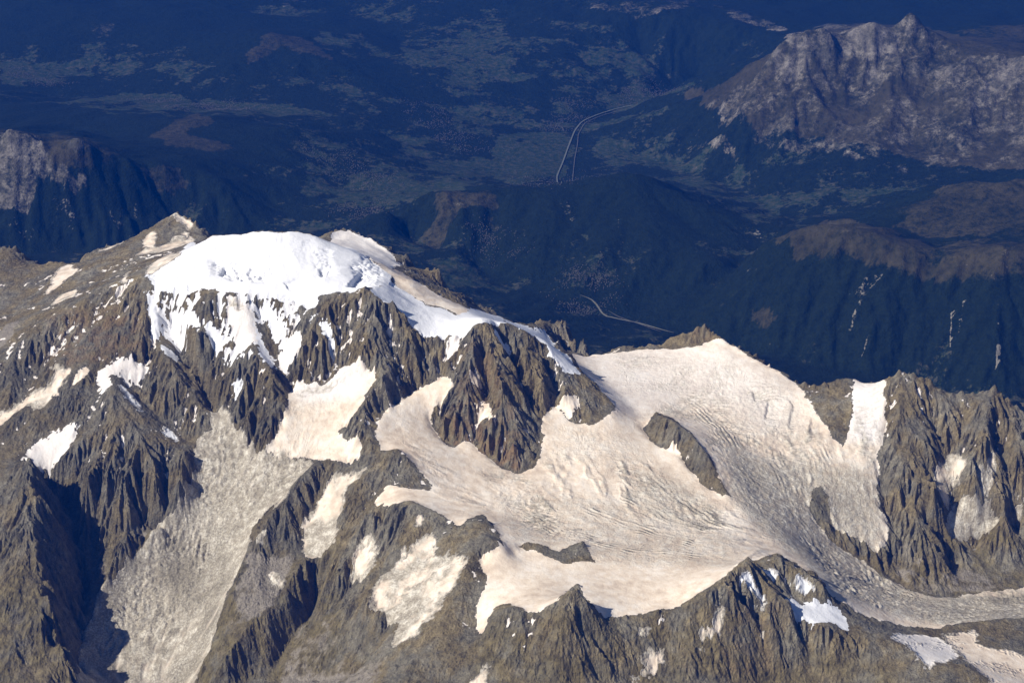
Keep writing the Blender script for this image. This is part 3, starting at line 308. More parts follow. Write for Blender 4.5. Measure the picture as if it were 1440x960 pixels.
(None,'ice',30,1.0,[(-1010,12032),(-934,12024),(-859,12032),(-783,12032),(-721,11912),(-660,11792),(-714,11752),(-768,11712),(-821,11664),(-874,11624),(-985,11608),(-999,11816),(-1005,11928)]),
(None,'ice',50,1.0,[(-1788,13280),(-1683,13304),(-1569,13256),(-1456,13208),(-1470,13120),(-1483,13032),(-1499,12968),(-1515,12904),(-1628,12968),(-1731,12960),(-1756,13112),(-1774,13208)]),
(None,'white',200,0.35,[(694,15880),(794,15920),(893,15936),(995,15984),(1096,16024),(1196,16040),(1294,16024),(1392,16024),(1493,16040),(1585,15976),(1681,15952),(1778,15944),(1874,15928),(1956,15824),(2039,15736),(2123,15664),(2208,15600),(2292,15536),(2374,15464),(2458,15408),(2541,15344),(2625,15296),(2637,15128),(2648,14960),(2662,14808),(2667,14616),(2558,14600),(2445,14568),(2332,14528),(2248,14600),(2164,14680),(2080,14768),(1994,14840),(1908,14920),(1820,14992),(1731,15064),(1631,15008),(1531,14944),(1428,14848),(1327,14752),(1228,14680),(1130,14600),(1025,14424),(963,14480),(903,14568),(843,14688),(782,14792),(760,15264),(731,15640)]),
(None,'white',60,0.6,[(3072,15176),(3172,15136),(3280,15136),(3381,15104),(3467,15008),(3442,14888),(3421,14784),(3402,14688),(3389,14616),(3373,14536),(3354,14440),(3245,14432),(3134,14416),(3031,14440),(3037,14552),(3043,14672),(3048,14784),(3055,14912),(3061,15032)]),
(None,'white',60,0.6,[(-2055,14584),(-1965,14608),(-1872,14608),(-1778,14608),(-1686,14616),(-1593,14616),(-1503,14640),(-1410,14640),(-1328,14584),(-1241,14480),(-1316,14384),(-1388,14280),(-1496,14336),(-1600,14360),(-1702,14360),(-1804,14360),(-1906,14360),(-1983,14496)]),
(None,'white',40,0.5,[(-2693,14456),(-2588,14384),(-2482,14296),(-2372,14184),(-2415,14120),(-2456,14048),(-2591,14112),(-2725,14160),(-2714,14256),(-2703,14352)]),
(None,'debris',120,0.9,[(-3526,13504),(-3433,13488),(-3346,13488),(-3267,13528),(-3191,13576),(-3121,13656),(-3033,13656),(-2946,13664),(-2865,13696),(-2771,13736),(-2677,13776),(-2577,13784),(-2471,13760),(-2364,13728),(-2355,13640),(-2346,13552),(-2337,13464),(-2316,13304),(-2329,13208),(-2344,13120),(-2358,13032),(-2369,12928),(-2381,12832),(-2395,12744),(-2411,12672),(-2430,12616),(-2448,12552),(-2467,12496),(-2491,12440),(-2515,12384),(-2540,12328),(-2562,12264),(-2586,12208),(-2611,12160),(-2704,12208),(-2794,12240),(-2880,12256),(-2965,12264),(-3046,12256),(-3127,12248),(-3203,12224),(-3275,12184),(-3342,12128),(-3404,12056),(-3462,11976),(-3526,11920),(-3526,12000),(-3532,12104),(-3612,12464),(-3619,12576),(-3626,12688),(-3631,12792),(-3635,12896),(-3639,13000),(-3630,13096),(-3614,13168),(-3600,13248),(-3584,13320),(-3565,13384),(-3547,13448)]),
(None,'debris',30,0.9,[(3116,12648),(3307,13080),(3402,13120),(3497,13160),(3595,13208),(3689,13240),(3784,13272),(3874,13288),(3964,13304),(4055,13320),(4145,13336),(4234,13344),(4325,13360),(4416,13376),(4505,13384),(4591,13384),(4680,13392),(4768,13400),(4855,13400),(4938,13392),(5014,13368),(5091,13344),(5167,13320),(5246,13304),(5328,13296),(5414,13296),(5345,13080),(3711,13064),(3612,13064),(3512,13056),(3411,13048),(3240,12760)]),
(None,'debris',60,0.5,[(724,13320),(811,13288),(897,13256),(984,13232),(1070,13208),(1157,13184),(1243,13160),(1328,13136),(1414,13112),(1499,13088),(1584,13064),(1669,13040),(1755,13024),(1839,13000),(1917,12952),(1997,12920),(2077,12888),(2157,12856),(2238,12832),(2138,12768),(2042,12720),(1949,12688),(1859,12672),(1771,12664),(1683,12664),(1596,12664),(1510,12672),(1423,12680),(1336,12680),(1265,12784),(1191,12880),(1115,12952),(1038,13016),(960,13088),(882,13160),(803,13240)]),
(None,'crev',60,1.0,[(-307,13664),(-221,13664),(-135,13672),(-49,13672),(37,13656),(123,13632),(183,13496),(242,13376),(300,13248),(358,13120),(414,12992),(469,12856),(564,12768),(658,12688),(751,12608),(659,12504),(569,12392),(495,12456),(421,12544),(346,12608),(270,12664),(194,12728),(117,12800),(59,12992),(0,13104),(-60,13208),(-121,13320),(-182,13440),(-244,13552)]),
(None,'crev',80,0.8,[(1021,14336),(1115,14472),(1212,14632),(1309,14760),(1407,14904),(1505,15024),(1604,15136),(1701,15232),(1800,15328),(1895,15392),(1989,15352),(2082,15312),(2174,15264),(2266,15224),(2358,15184),(2450,15144),(2542,15112),(2633,15072),(2722,15024),(2747,14896),(2772,14768),(2795,14640),(2820,14520),(2845,14408),(2872,14304),(2901,14216),(2930,14128),(2959,14040),(2991,13968),(3022,13896),(3067,13840),(3111,13784),(3154,13720),(3197,13664),(3241,13608),(3153,13608),(3063,13600),(2974,13600),(2885,13592),(2793,13576),(2705,13576),(2601,13488),(2501,13424),(2402,13352),(2302,13272),(2219,13280),(2140,13312),(2063,13352),(1982,13376),(1903,13408),(1824,13440),(1796,13528),(1770,13624),(1743,13720),(1718,13832),(1696,13976),(1678,14160),(1666,14400),(1561,14272),(1464,14208),(1379,14264),(1294,14328),(1210,14416),(1116,14392)]),
(None,'crev',60,0.7,[(874,13928),(952,13880),(1030,13832),(1107,13784),(1184,13736),(1259,13680),(1335,13632),(1411,13584),(1485,13528),(1559,13480),(1632,13416),(1704,13360),(1777,13304),(1851,13264),(1927,13240),(1832,13112),(1738,12984),(1646,12856),(1561,12896),(1477,12936),(1391,12968),(1303,12992),(1217,13024),(1130,13056),(1042,13088),(955,13120),(940,13288),(924,13448),(908,13616),(891,13768)]),
(None,'crev',50,1.3,[(2433,13304),(2544,13368),(2658,13440),(2774,13512),(2878,13528),(2978,13520),(3055,13496),(3128,13456),(3203,13424),(3274,13376),(3345,13328),(3415,13280),(3483,13224),(3543,13144),(3347,12768),(3169,12440),(3026,12240),(2947,12256),(2866,12264),(2781,12256),(2695,12240),(2607,12216),(2588,12384),(2575,12584),(2558,12776),(2538,12960),(2527,13192),(2481,13256)]),
(None,'crev',50,0.8,[(3116,12648),(3305,13072),(3402,13120),(3495,13152),(3591,13192),(3688,13232),(3780,13256),(3872,13280),(3963,13296),(4051,13304),(4140,13312),(4231,13328),(4319,13336),(4408,13344),(4499,13360),(4585,13360),(4674,13368),(4763,13376),(4849,13376),(4932,13368),(5009,13344),(5080,13304),(5156,13280),(5235,13264),(5314,13248),(5396,13240),(5202,12648),(3327,12272),(3274,12360),(3220,12448),(3167,12544)]),
(None,'crev',60,2.0,[(-2750,14392),(-2648,14344),(-2546,14288),(-2440,14208),(-2331,14104),(-2224,14016),(-2124,13960),(-2028,13936),(-1931,13896),(-1832,13840),(-1731,13768),(-1788,13704),(-1843,13632),(-1900,13576),(-1958,13528),(-2017,13488),(-2077,13456),(-2138,13432),(-2200,13416),(-2265,13416),(-2290,13328),(-2315,13248),(-2342,13176),(-2370,13112),(-2398,13048),(-2421,12960),(-2446,12888),(-2473,12824),(-2500,12760),(-2594,12824),(-2680,12848),(-2761,12848),(-2841,12840),(-2919,12824),(-2996,12808),(-3072,12784),(-3148,12760),(-3222,12728),(-3295,12696),(-3366,12656),(-3435,12608),(-3503,12560),(-3482,12656),(-3464,12760),(-3447,12872),(-3419,12944),(-3389,13008),(-3360,13080),(-3335,13168),(-3306,13240),(-3271,13288),(-3235,13336),(-3199,13384),(-3157,13440),(-3116,13504),(-3094,13648),(-3043,13672),(-2993,13696),(-2948,13744),(-2906,13808),(-2872,13912),(-2828,13968),(-2813,14056),(-2798,14144),(-2785,14240),(-2770,14328)]),
(None,'crev',30,0.8,[(-2049,14528),(-1958,14576),(-1859,14568),(-1763,14576),(-1666,14584),(-1569,14584),(-1473,14600),(-1376,14600),(-1280,14608),(-1275,14504),(-1400,14440),(-1504,14448),(-1606,14440),(-1708,14432),(-1809,14416),(-1910,14408)]),
(None,'crev',40,0.5,[(-1044,12616),(-947,12544),(-854,12512),(-763,12496),(-671,12480),(-579,12440),(-488,12392),(-397,12344),(-435,12248),(-472,12152),(-510,12064),(-547,11976),(-584,11888),(-621,11800),(-657,11712),(-753,11800),(-852,11896),(-952,12000),(-968,12096),(-985,12200),(-1002,12312),(-1024,12472)]),
(None,'crev',40,0.8,[(3164,15136),(3276,15136),(3381,15104),(3459,14960),(3438,14840),(3420,14736),(3404,14640),(3391,14560),(3375,14464),(3359,14368),(3343,14272),(3329,14184),(3314,14096),(3300,14008),(3287,13928),(3271,13832),(3231,13896),(3189,13952),(3150,14024),(3113,14104),(3075,14184),(3041,14280),(3056,14392),(3072,14504),(3089,14624),(3108,14752),(3127,14880),(3145,15008)]),
(None,'warm',40,0.5,[(-418,14728),(-306,14760),(-192,14696),(-156,14608),(-120,14536),(-83,14464),(-48,14392),(-12,14328),(24,14256),(59,14176),(94,14104),(86,14000),(78,13904),(70,13800),(62,13696),(-21,13752),(-103,13808),(-187,13864),(-270,13904),(-354,13936),(-438,13984),(-524,14064),(-609,14112),(-694,14144),(-649,14240),(-602,14272),(-555,14320),(-508,14368),(-490,14448),(-473,14520),(-455,14592),(-436,14656)]),
(None,'warm',25,0.9,[(-504,14168),(-410,14184),(-315,14200),(-239,14128),(-163,14048),(-87,13976),(-12,13904),(62,13856),(62,13696),(-23,13752),(-109,13800),(-194,13848),(-280,13880),(-366,13904),(-452,13944),(-541,14032),(-628,14064),(-567,14136)]),
(None,'warm',60,0.55,[(-4434,15760),(-4287,15616),(-4163,15552),(-4053,15536),(-3943,15520),(-3836,15512),(-3726,15496),(-3617,15480),(-3508,15464),(-3481,15368),(-3455,15272),(-3430,15184),(-3405,15096),(-3380,15008),(-3476,14992),(-3570,14968),(-3666,14952),(-3764,14944),(-3861,14936),(-3961,14936),(-4059,14928),(-4166,14968),(-4283,15040),(-4307,15160),(-4324,15256),(-4340,15352),(-4357,15448)]),
(None,'warm',30,0.6,[(1808,16024),(1944,16000),(1953,15888),(1846,15920),(1736,15920),(1775,16000)]),
(None,'warm',60,0.4,[(-4122,16392),(-4020,16392),(-3917,16392),(-3815,16392),(-3712,16392),(-3610,16392),(-3508,16392),(-3406,16392),(-3351,16392),(-3459,16392),(-3566,16392),(-3674,16392),(-3783,16392),(-3891,16392),(-4000,16392),(-4061,16392)]),
(None,'warm',60,0.3,[(1734,11656),(1813,11664),(1891,11664),(1969,11664),(2046,11656),(2123,11648),(2099,11584),(2077,11528),(2055,11472),(2032,11416),(2010,11360),(1985,11288),(1901,11264),(1815,11232),(1731,11208),(1648,11184),(1565,11160),(1482,11136),(1512,11208),(1540,11272),(1568,11328),(1595,11384),(1622,11432),(1650,11488),(1678,11544),(1706,11600)]),
(None,'olive',80,0.7,[(-161,11496),(-84,11360),(-10,11336),(65,11328),(139,11320),(214,11312),(288,11296),(361,11272),(435,11264),(511,11296),(588,11344),(667,11424),(746,11488),(823,11512),(900,11520),(976,11528),(1051,11520),(1127,11520),(1203,11528),(1279,11528),(1354,11520),(1428,11512),(1505,11520),(1579,11520),(1655,11528),(1731,11536),(1808,11544),(1883,11544),(1960,11552),(2035,11552),(2110,11544),(2184,11536),(2258,11528),(2331,11512),(2404,11496),(2478,11488),(2550,11472),(2623,11456),(2693,11432),(2762,11400),(2828,11360),(2893,11320),(2959,11280),(3021,11232),(3086,11192),(3061,11072),(3037,10952),(2967,10968),(2895,10976),(2823,10984),(2751,10992),(2676,10992),(2604,11000),(2530,11000),(2456,11000),(2381,11000),(2307,11000),(2233,11000),(2157,10992),(2081,10984),(2005,10976),(1930,10968),(1854,10960),(1778,10944),(1702,10936),(1626,10920),(1551,10912),(1475,10896),(1401,10888),(1326,10880),(1252,10872),(1178,10864),(1103,10856),(1029,10848),(955,10840),(881,10824),(807,10816),(733,10800),(659,10792),(586,10776),(513,10768),(439,10760),(367,10760),(294,10752),(221,10752),(149,10752),(76,10760),(3,10760),(-69,10768),(-142,10776),(-215,10792),(-289,10808),(-362,10824),(-341,10912),(-320,10992),(-297,11064),(-275,11128),(-252,11192),(-230,11256),(-207,11320),(-184,11384)]),
(None,'olive',80,0.8,[(-5083,13680),(-3922,12880),(-3894,12824),(-3863,12760),(-3832,12696),(-3799,12624),(-3766,12552),(-3735,12488),(-3705,12424),(-3674,12360),(-3625,12232),(-3587,12144),(-3555,12072),(-3527,12016),(-3499,11960),(-3471,11904),(-3534,11848),(-3604,11816),(-3673,11784),(-3747,11768),(-3820,11752),(-3896,11744),(-3972,11736),(-4048,11728),(-4126,11728),(-4205,11728),(-4280,11720),(-4359,11720),(-4434,11712),(-4510,11704),(-4579,11680)]),
(None,'olive',80,0.7,[(-2564,13232),(-2471,13192),(-2371,13112),(-2268,13008),(-2175,12960),(-2094,12976),(-2013,12992),(-1934,13024),(-1854,13056),(-1778,13112),(-1695,13120),(-1606,13080),(-1517,13040),(-1427,12984),(-1420,12880),(-1412,12776),(-1407,12696),(-1402,12616),(-1396,12536),(-1390,12448),(-1382,12344),(-1375,12248),(-1370,12168),(-1365,12088),(-1358,12000),(-1353,11920),(-1347,11840),(-1318,11552),(-1297,11336),(-1282,11176),(-1366,11240),(-1451,11304),(-1537,11368),(-1625,11440),(-1713,11504),(-1801,11568),(-1892,11640),(-1982,11704),(-2075,11776),(-2167,11840),(-2258,11896),(-2348,11936),(-2439,11984),(-2539,12072),(-2535,12128),(-2532,12192),(-2535,12280),(-2540,12384),(-2541,12464),(-2541,12544),(-2543,12632),(-2546,12728),(-2549,12824),(-2552,12920),(-2559,13040),(-2565,13152)]),
(None,'olive',60,0.6,[(3372,13632),(3464,13648),(3556,13664),(3644,13664),(3739,13688),(3856,13792),(3970,13880),(4066,13904),(4158,13912),(4248,13912),(4330,13888),(4417,13880),(4514,13904),(4611,13928),(4700,13928),(4787,13920),(4874,13912),(4963,13912),(5052,13912),(5144,13920),(5240,13936),(5332,13944),(5431,13968),(5530,13992),(5629,14016),(5363,13136),(3567,13256),(3530,13336),(3493,13416),(3453,13488),(3412,13560)]),
(None,'scree',40,0.8,[(-2424,13136),(-2344,13144),(-2265,13160),(-2156,13048),(-2065,13032),(-1976,13032),(-1886,13032),(-1797,13032),(-1827,12928),(-1857,12832),(-1890,12752),(-1921,12664),(-1952,12584),(-1985,12512),(-2068,12472),(-2151,12424),(-2241,12424),(-2334,12440),(-2346,12536),(-2353,12608),(-2363,12696),(-2381,12832),(-2403,12984)]),
(None,'scree',60,0.8,[(-1720,12712),(-1607,12496),(-1514,12416),(-1421,12336),(-1328,12240),(-1233,12112),(-1144,12032),(-1059,11984),(-972,11904),(-883,11792),(-906,11696),(-929,11608),(-952,11528),(-974,11440),(-995,11336),(-1016,11240),(-1035,11136),(-1056,11040),(-1134,11080),(-1213,11128),(-1294,11184),(-1376,11240),(-1459,11304),(-1544,11376),(-1630,11440),(-1716,11504),(-1803,11568),(-1892,11640),(-1885,11824),(-1879,12016),(-1862,12144),(-1838,12232),(-1816,12336),(-1794,12440),(-1769,12528),(-1745,12624)]),
(None,'scree',40,0.6,[(3330,13792),(3384,13728),(3441,13672),(3496,13616),(3552,13560),(3607,13504),(3741,13552),(3895,13664),(3977,13640),(4055,13600),(4128,13544),(4198,13480),(4268,13416),(4334,13344),(4237,13328),(4140,13312),(4045,13304),(3949,13288),(3852,13272),(3753,13248),(3651,13208),(3549,13168),(3487,13248),(3419,13304),(3350,13360),(3279,13408),(3288,13480),(3297,13552),(3308,13632),(3319,13712)]),
(None,'crev',25,2.2,[(-2883,15864),(-2758,15864),(-2629,15840),(-2497,15792),(-2369,15704),(-2240,15608),(-2286,15416),(-2388,15440),(-2490,15456),(-2590,15464),(-2698,15520),(-2809,15592)]),
(None,'crev',25,1.6,[(-1893,15848),(-1733,15944),(-1705,15728),(-1674,15496),(-1824,15456),(-1858,15648)]),
(None,'crev',25,2.0,[(-1513,15704),(-1440,15856),(-1400,16392),(-1296,15944),(-1223,15856),(-1223,15376),(-1333,15312),(-1449,15312)]),
(None,'crev',25,1.3,[(-3453,15792),(-3311,15760),(-3166,15712),(-3102,15504),(-3243,15536),(-3386,15568)]),
(None,'crev',25,2.0,[(-2629,15256),(-2528,15240),(-2430,15240),(-2333,15248),(-2232,15232),(-2133,15224),(-2035,15224),(-1935,15216),(-1836,15208),(-1829,15104),(-1822,15008),(-1957,15056),(-2093,15112),(-2201,15136),(-2311,15176),(-2410,15136),(-2514,15136),(-2624,15168)]),
(None,'crev',80,0.6,[(971,15864),(1068,15864),(1166,15872),(1263,15872),(1360,15872),(1457,15872),(1553,15864),(1648,15848),(1742,15832),(1837,15816),(1931,15792),(2016,15704),(2103,15632),(2190,15560),(2276,15496),(2361,15424),(2447,15360),(2533,15304),(2619,15248),(2632,15088),(2645,14936),(2661,14800),(2667,14616),(2584,14688),(2498,14752),(2408,14792),(2318,14832),(2228,14880),(2138,14928),(2047,14968),(1957,15024),(1865,15072),(1766,15080),(1666,15088),(1567,15096),(1467,15096),(1366,15096),(1266,15096),(1166,15104),(1066,15104),(1034,15336),(1003,15584)]),
(None,'crev',60,0.5,[(126,14120),(221,14216),(318,14272),(413,14272),(508,14272),(603,14272),(699,14272),(794,14272),(890,14288),(951,14216),(1011,14144),(1069,14056),(1127,13968),(1037,13928),(947,13896),(859,13864),(770,13840),(682,13816),(595,13792),(507,13768),(420,13752),(334,13736),(247,13720),(218,13856),(187,13952),(157,14040)]),
(None,'stripe',80,1.0,[(249,13896),(336,13896),(424,13896),(511,13896),(598,13896),(686,13904),(773,13912),(861,13920),(950,13936),(1038,13952),(1127,13968),(1204,13896),(1280,13824),(1355,13744),(1430,13672),(1503,13592),(1577,13520),(1648,13432),(1718,13344),(1790,13272),(1863,13216),(1949,13216),(2037,13224),(2126,13240),(2217,13264),(2314,13320),(2411,13376),(2510,13432),(2611,13496),(2714,13568),(2804,13568),(2893,13568),(2983,13568),(3075,13576),(3165,13576),(3255,13576),(3345,13576),(3438,13584),(3528,13584),(3617,13576),(3705,13568),(3811,13624),(3911,13656),(4007,13672),(4101,13680),(4190,13672),(4282,13672),(4371,13664),(4460,13656),(4544,13632),(4624,13600),(4705,13568),(4785,13536),(4867,13512),(4947,13480),(5026,13448),(5101,13408),(5173,13360),(5248,13320),(5322,13280),(5396,13240),(5159,12520),(3298,12144),(3234,12192),(3169,12240),(3104,12288),(3037,12328),(2967,12360),(2895,12384),(2823,12408),(2751,12432),(2678,12448),(2602,12456),(2528,12472),(2456,12496),(2385,12528),(2315,12568),(2150,12112),(2066,12104),(1987,12120),(1909,12144),(1795,11928),(1751,12184),(1676,12240),(1601,12296),(1518,12296),(1434,12288),(1351,12288),(1267,12280),(1184,12280),(1100,12272),(1017,12272),(941,12320),(864,12368),(787,12416),(709,12456),(630,12496),(552,12552),(474,12624),(394,12688),(315,12760),(234,12840),(237,13016),(239,13176),(241,13328),(244,13488),(246,13640),(248,13776)]),
(None,'stripe',60,0.8,[(-2811,14352),(-2713,14320),(-2617,14288),(-2518,14248),(-2417,14184),(-2313,14104),(-2210,14024),(-2114,13984),(-2022,13968),(-1928,13936),(-1835,13904),(-1740,13864),(-1787,13768),(-1835,13680),(-1884,13600),(-1933,13528),(-1982,13456),(-2031,13392),(-2080,13328),(-2133,13288),(-2186,13248),(-2240,13216),(-2255,13120),(-2274,13040),(-2290,12952),(-2305,12856),(-2319,12760),(-2336,12680),(-2359,12632),(-2382,12584),(-2403,12528),(-2424,12472),(-2444,12408),(-2461,12336),(-2479,12264),(-2497,12200),(-2519,12152),(-2543,12112),(-2645,12184),(-2741,12224),(-2834,12248),(-2924,12256),(-3014,12264),(-3099,12256),(-3181,12232),(-3258,12192),(-3332,12144),(-3396,12064),(-3459,11984),(-3526,11920),(-3505,12008),(-3498,12144),(-3551,12496),(-3527,12584),(-3503,12672),(-3483,12776),(-3464,12888),(-3433,12952),(-3398,13008),(-3370,13088),(-3344,13176),(-3311,13240),(-3274,13288),(-3237,13336),(-3199,13384),(-3170,13440),(-3141,13496),(-3129,13632),(-3097,13680),(-3062,13712),(-3028,13752),(-2996,13800),(-2967,13864),(-2938,13928),(-2906,13976),(-2883,14072),(-2863,14184),(-2841,14288)]),
(None,'stripe',80,0.6,[(1845,14856),(1937,14848),(2029,14832),(2121,14824),(2212,14808),(2304,14800),(2394,14784),(2488,14784),(2579,14776),(2665,14736),(2752,14704),(2841,14680),(2930,14664),(3018,14640),(3104,14608),(3191,14584),(3283,14584),(3372,14568),(3360,14480),(3344,14376),(3333,14288),(3321,14200),(3309,14112),(3297,14024),(3286,13944),(3274,13856),(3262,13768),(3252,13688),(3241,13608),(3145,13600),(3051,13600),(2955,13592),(2857,13576),(2761,13568),(2656,13512),(2546,13424),(2439,13344),(2330,13248),(2224,13160),(2125,13112),(2030,13080),(2014,13208),(1998,13328),(1979,13440),(1959,13544),(1941,13664),(1922,13784),(1905,13920),(1889,14064),(1876,14240),(1865,14432),(1857,14656)]),
(None,'smooth',60,0.6,[(-161,11496),(-84,11360),(-10,11336),(65,11336),(140,11336),(214,11328),(288,11312),(362,11296),(435,11280),(511,11320),(588,11376),(670,11488),(749,11552),(827,11584),(904,11600),(982,11624),(1059,11632),(1135,11632),(1212,11640),(1285,11608),(1357,11576),(1430,11560),(1507,11568),(1582,11568),(1658,11576),(1735,11584),(1811,11592),(1887,11592),(1963,11592),(2039,11592),(2113,11584),(2186,11568),(2261,11560),(2334,11544),(2407,11528),(2480,11512),(2553,11496),(2624,11472),(2695,11448),(2764,11416),(2830,11376),(2896,11336),(2960,11288),(3023,11240),(3086,11192),(3061,11072),(3037,10952),(2966,10968),(2894,10976),(2821,10984),(2749,10992),(2674,10992),(2601,11000),(2526,11000),(2451,11000),(2376,11000),(2302,11000),(2227,11000),(2150,10992),(2074,10984),(1998,10976),(1922,10968),(1845,10952),(1769,10944),(1692,10928),(1616,10920),(1541,10912),(1464,10896),(1389,10888),(1314,10880),(1239,10872),(1165,10864),(1090,10856),(1015,10848),(941,10840),(866,10824),(791,10816),(717,10800),(643,10792),(569,10776),(495,10768),(421,10760),(348,10760),(275,10752),(202,10752),(128,10752),(55,10760),(-18,10760),(-91,10768),(-165,10784),(-238,10792),(-312,10808),(-386,10832),(-461,10848),(-535,10864),(-611,10888),(-686,10904),(-762,10928),(-837,10944),(-788,11008),(-738,11072),(-688,11136),(-637,11192),(-585,11240),(-533,11296),(-481,11352),(-429,11408),(-363,11448),(-296,11496),(-229,11528)]),
(None,'smooth',60,0.6,[(-2550,13112),(-2439,12960),(-2327,12792),(-2233,12720),(-2149,12696),(-2063,12664),(-1978,12632),(-1895,12616),(-1821,12656),(-1750,12728),(-1676,12784),(-1560,12504),(-1471,12432),(-1383,12352),(-1295,12232),(-1205,12088),(-1125,12024),(-1045,11960),(-963,11864),(-880,11736),(-802,11648),(-723,11552),(-647,11464),(-674,11384),(-702,11304),(-730,11240),(-757,11168),(-784,11096),(-811,11024),(-837,10944),(-913,10976),(-989,11008),(-1067,11048),(-1145,11088),(-1224,11136),(-1305,11192),(-1388,11256),(-1472,11320),(-1556,11384),(-1642,11448),(-1728,11512),(-1816,11584),(-1904,11648),(-1993,11712),(-2083,11776),(-2175,11848),(-2263,11896),(-2351,11936),(-2441,11984),(-2539,12072),(-2533,12120),(-2530,12184),(-2532,12272),(-2535,12368),(-2535,12448),(-2534,12528),(-2532,12600),(-2533,12688),(-2536,12784),(-2537,12872),(-2540,12976)]),
(None,'smooth',60,0.6,[(-5031,16392),(-4931,16392),(-4831,16392),(-4731,16392),(-4631,16392),(-4532,16392),(-4432,16392),(-4332,16392),(-4232,16392),(-4132,16392),(-4033,16392),(-3933,16392),(-3833,16392),(-3733,16392),(-3633,16392),(-3609,16392),(-3453,15792),(-3541,15752),(-3636,15744),(-3728,15728),(-3819,15704),(-3910,15680),(-4003,15664),(-4102,15672),(-4203,15688),(-4296,15656),(-4392,15632),(-4485,15600),(-4582,15584),(-4678,15560),(-4773,15536),(-4868,15512),(-4941,15784),(-5028,16104),(-5098,16368),(-5093,16392),(-5080,16392),(-5068,16392),(-5055,16392),(-5043,16392)]),
(None,'scarp',0,50,[(-1539,15288),(-1480,15456),(-1427,15712)]),
(None,'scarp',0,38,[(-2755,15584),(-2733,15808)]),
(None,'scarp',0,30,[(-2500,15592),(-2471,15736)]),
(None,'scarp',0,26,[(-2577,15512),(-2603,15744)]),
(None,'scarp',0,25,[(-3006,15344),(-3053,15544)]),
(None,'scarp',0,24,[(-2052,15272),(-2124,15400)]),
(None,'scarp',0,30,[(-1776,15432),(-1818,15616)]),
(None,'scarp',0,20,[(2525,14616),(2571,14808),(2607,14944),(2575,15064)]),
(None,'scarp',0,15,[(2703,14544),(2761,14776)]),
(None,'scarp',0,18,[(2270,15008),(2250,15184)]),
(None,'scarp',0,20,[(2327,14752),(2361,14904),(2394,15048)]),
(None,'scarp',0,22,[(-1147,15512),(-1131,15792)]),
(None,'needle',38,42,[(3585,15000),(3710,14960),(3861,14928),(4151,14896),(4453,14896),(4581,14832),(2757,15224),(2934,15128)]),
(None,'needle',26,26,[(3639,14936),(3787,14936),(3960,14904),(4064,14888),(4261,14888),(4375,14880),(4513,14848),(4660,14808),(2843,15176),(3497,15000)]),
(None,'needle',32,38,[(1884,16016),(1811,16016)]),
(None,'needle',24,18,[(1676,16040),(1257,16000),(1118,16000)]),
(None,'needle',34,34,[(-4283,14032),(505,11832),(1865,12200),(2146,12544),(1317,14616),(564,12432),(-3987,14040),(-3844,13952)]),
(None,'needle',24,20,[(-4306,13712),(-4121,13872),(413,11392),(265,11344),(90,11360),(859,11488),(1103,11528),(1658,11760),(2299,11640),(2544,11608),(2248,12520),(-3715,13800)]),
(None,'needle',52,75,[(-304,14288),(-188,14088),(12,13856),(-411,14232),(-504,14168),(155,13872)]),
(None,'needle',40,45,[(-518,14848),(-681,14872),(-972,14944),(-1083,14992),(-1349,15128),(-1568,15144)]),
(None,'clean',30,1.0,[(-2624,13752),(-2516,13736),(-2405,13704),(-2291,13656),(-2282,13560),(-2270,13456),(-2389,13544),(-2501,13592),(-2611,13624),(-2703,13632),(-2793,13632),(-2881,13624),(-2966,13600),(-3038,13520),(-3118,13480),(-3115,13664),(-3010,13648),(-2912,13664),(-2817,13696),(-2723,13736)]),
(None,'clean',50,1.0,[(-3453,12960),(-3374,13000),(-3297,13048),(-3217,13088),(-3138,13128),(-3057,13168),(-2964,13120),(-2869,13064),(-2773,13000),(-2675,12928),(-2576,12840),(-2594,12776),(-2606,12688),(-2620,12608),(-2637,12544),(-2656,12488),(-2748,12520),(-2838,12544),(-2925,12552),(-3012,12560),(-3100,12568),(-3185,12568),(-3268,12560),(-3313,12656),(-3362,12768),(-3414,12888)]),
(None,'clean',30,1.0,[(-2123,13928),(-2028,13920),(-1931,13896),(-1835,13880),(-1740,13864),(-1791,13744),(-1843,13632),(-1962,13720),(-2084,13816)]),
(None,'clean',40,1.0,[(2465,13104),(2598,13264),(2716,13344),(2840,13440),(2927,13424),(3012,13400),(3098,13376),(3181,13344),(3260,13296),(3166,13128),(2957,12472),(2871,12464),(2782,12440),(2693,12416),(2602,12376),(2510,12328),(2505,12624),(2488,12872)]),
(None,'debris',60,0.4,[(2571,13864),(2672,13872),(2773,13880),(2875,13896),(2978,13912),(3080,13920),(3180,13920),(3287,13952),(3293,13872),(3297,13784),(3302,13704),(3305,13616),(3217,13616),(3129,13616),(3038,13608),(2948,13600),(2859,13592),(2797,13624),(2739,13672),(2681,13728),(2626,13792)]),
(None,'debris',80,0.35,[(1736,13832),(1845,13896),(1953,13944),(2059,13976),(2165,14000),(2269,14008),(2277,13864),(2284,13720),(2292,13576),(2298,13432),(2302,13272),(2209,13232),(2120,13216),(2033,13208),(1947,13208),(1863,13216),(1844,13328),(1821,13416),(1800,13512),(1777,13608),(1756,13712)]),
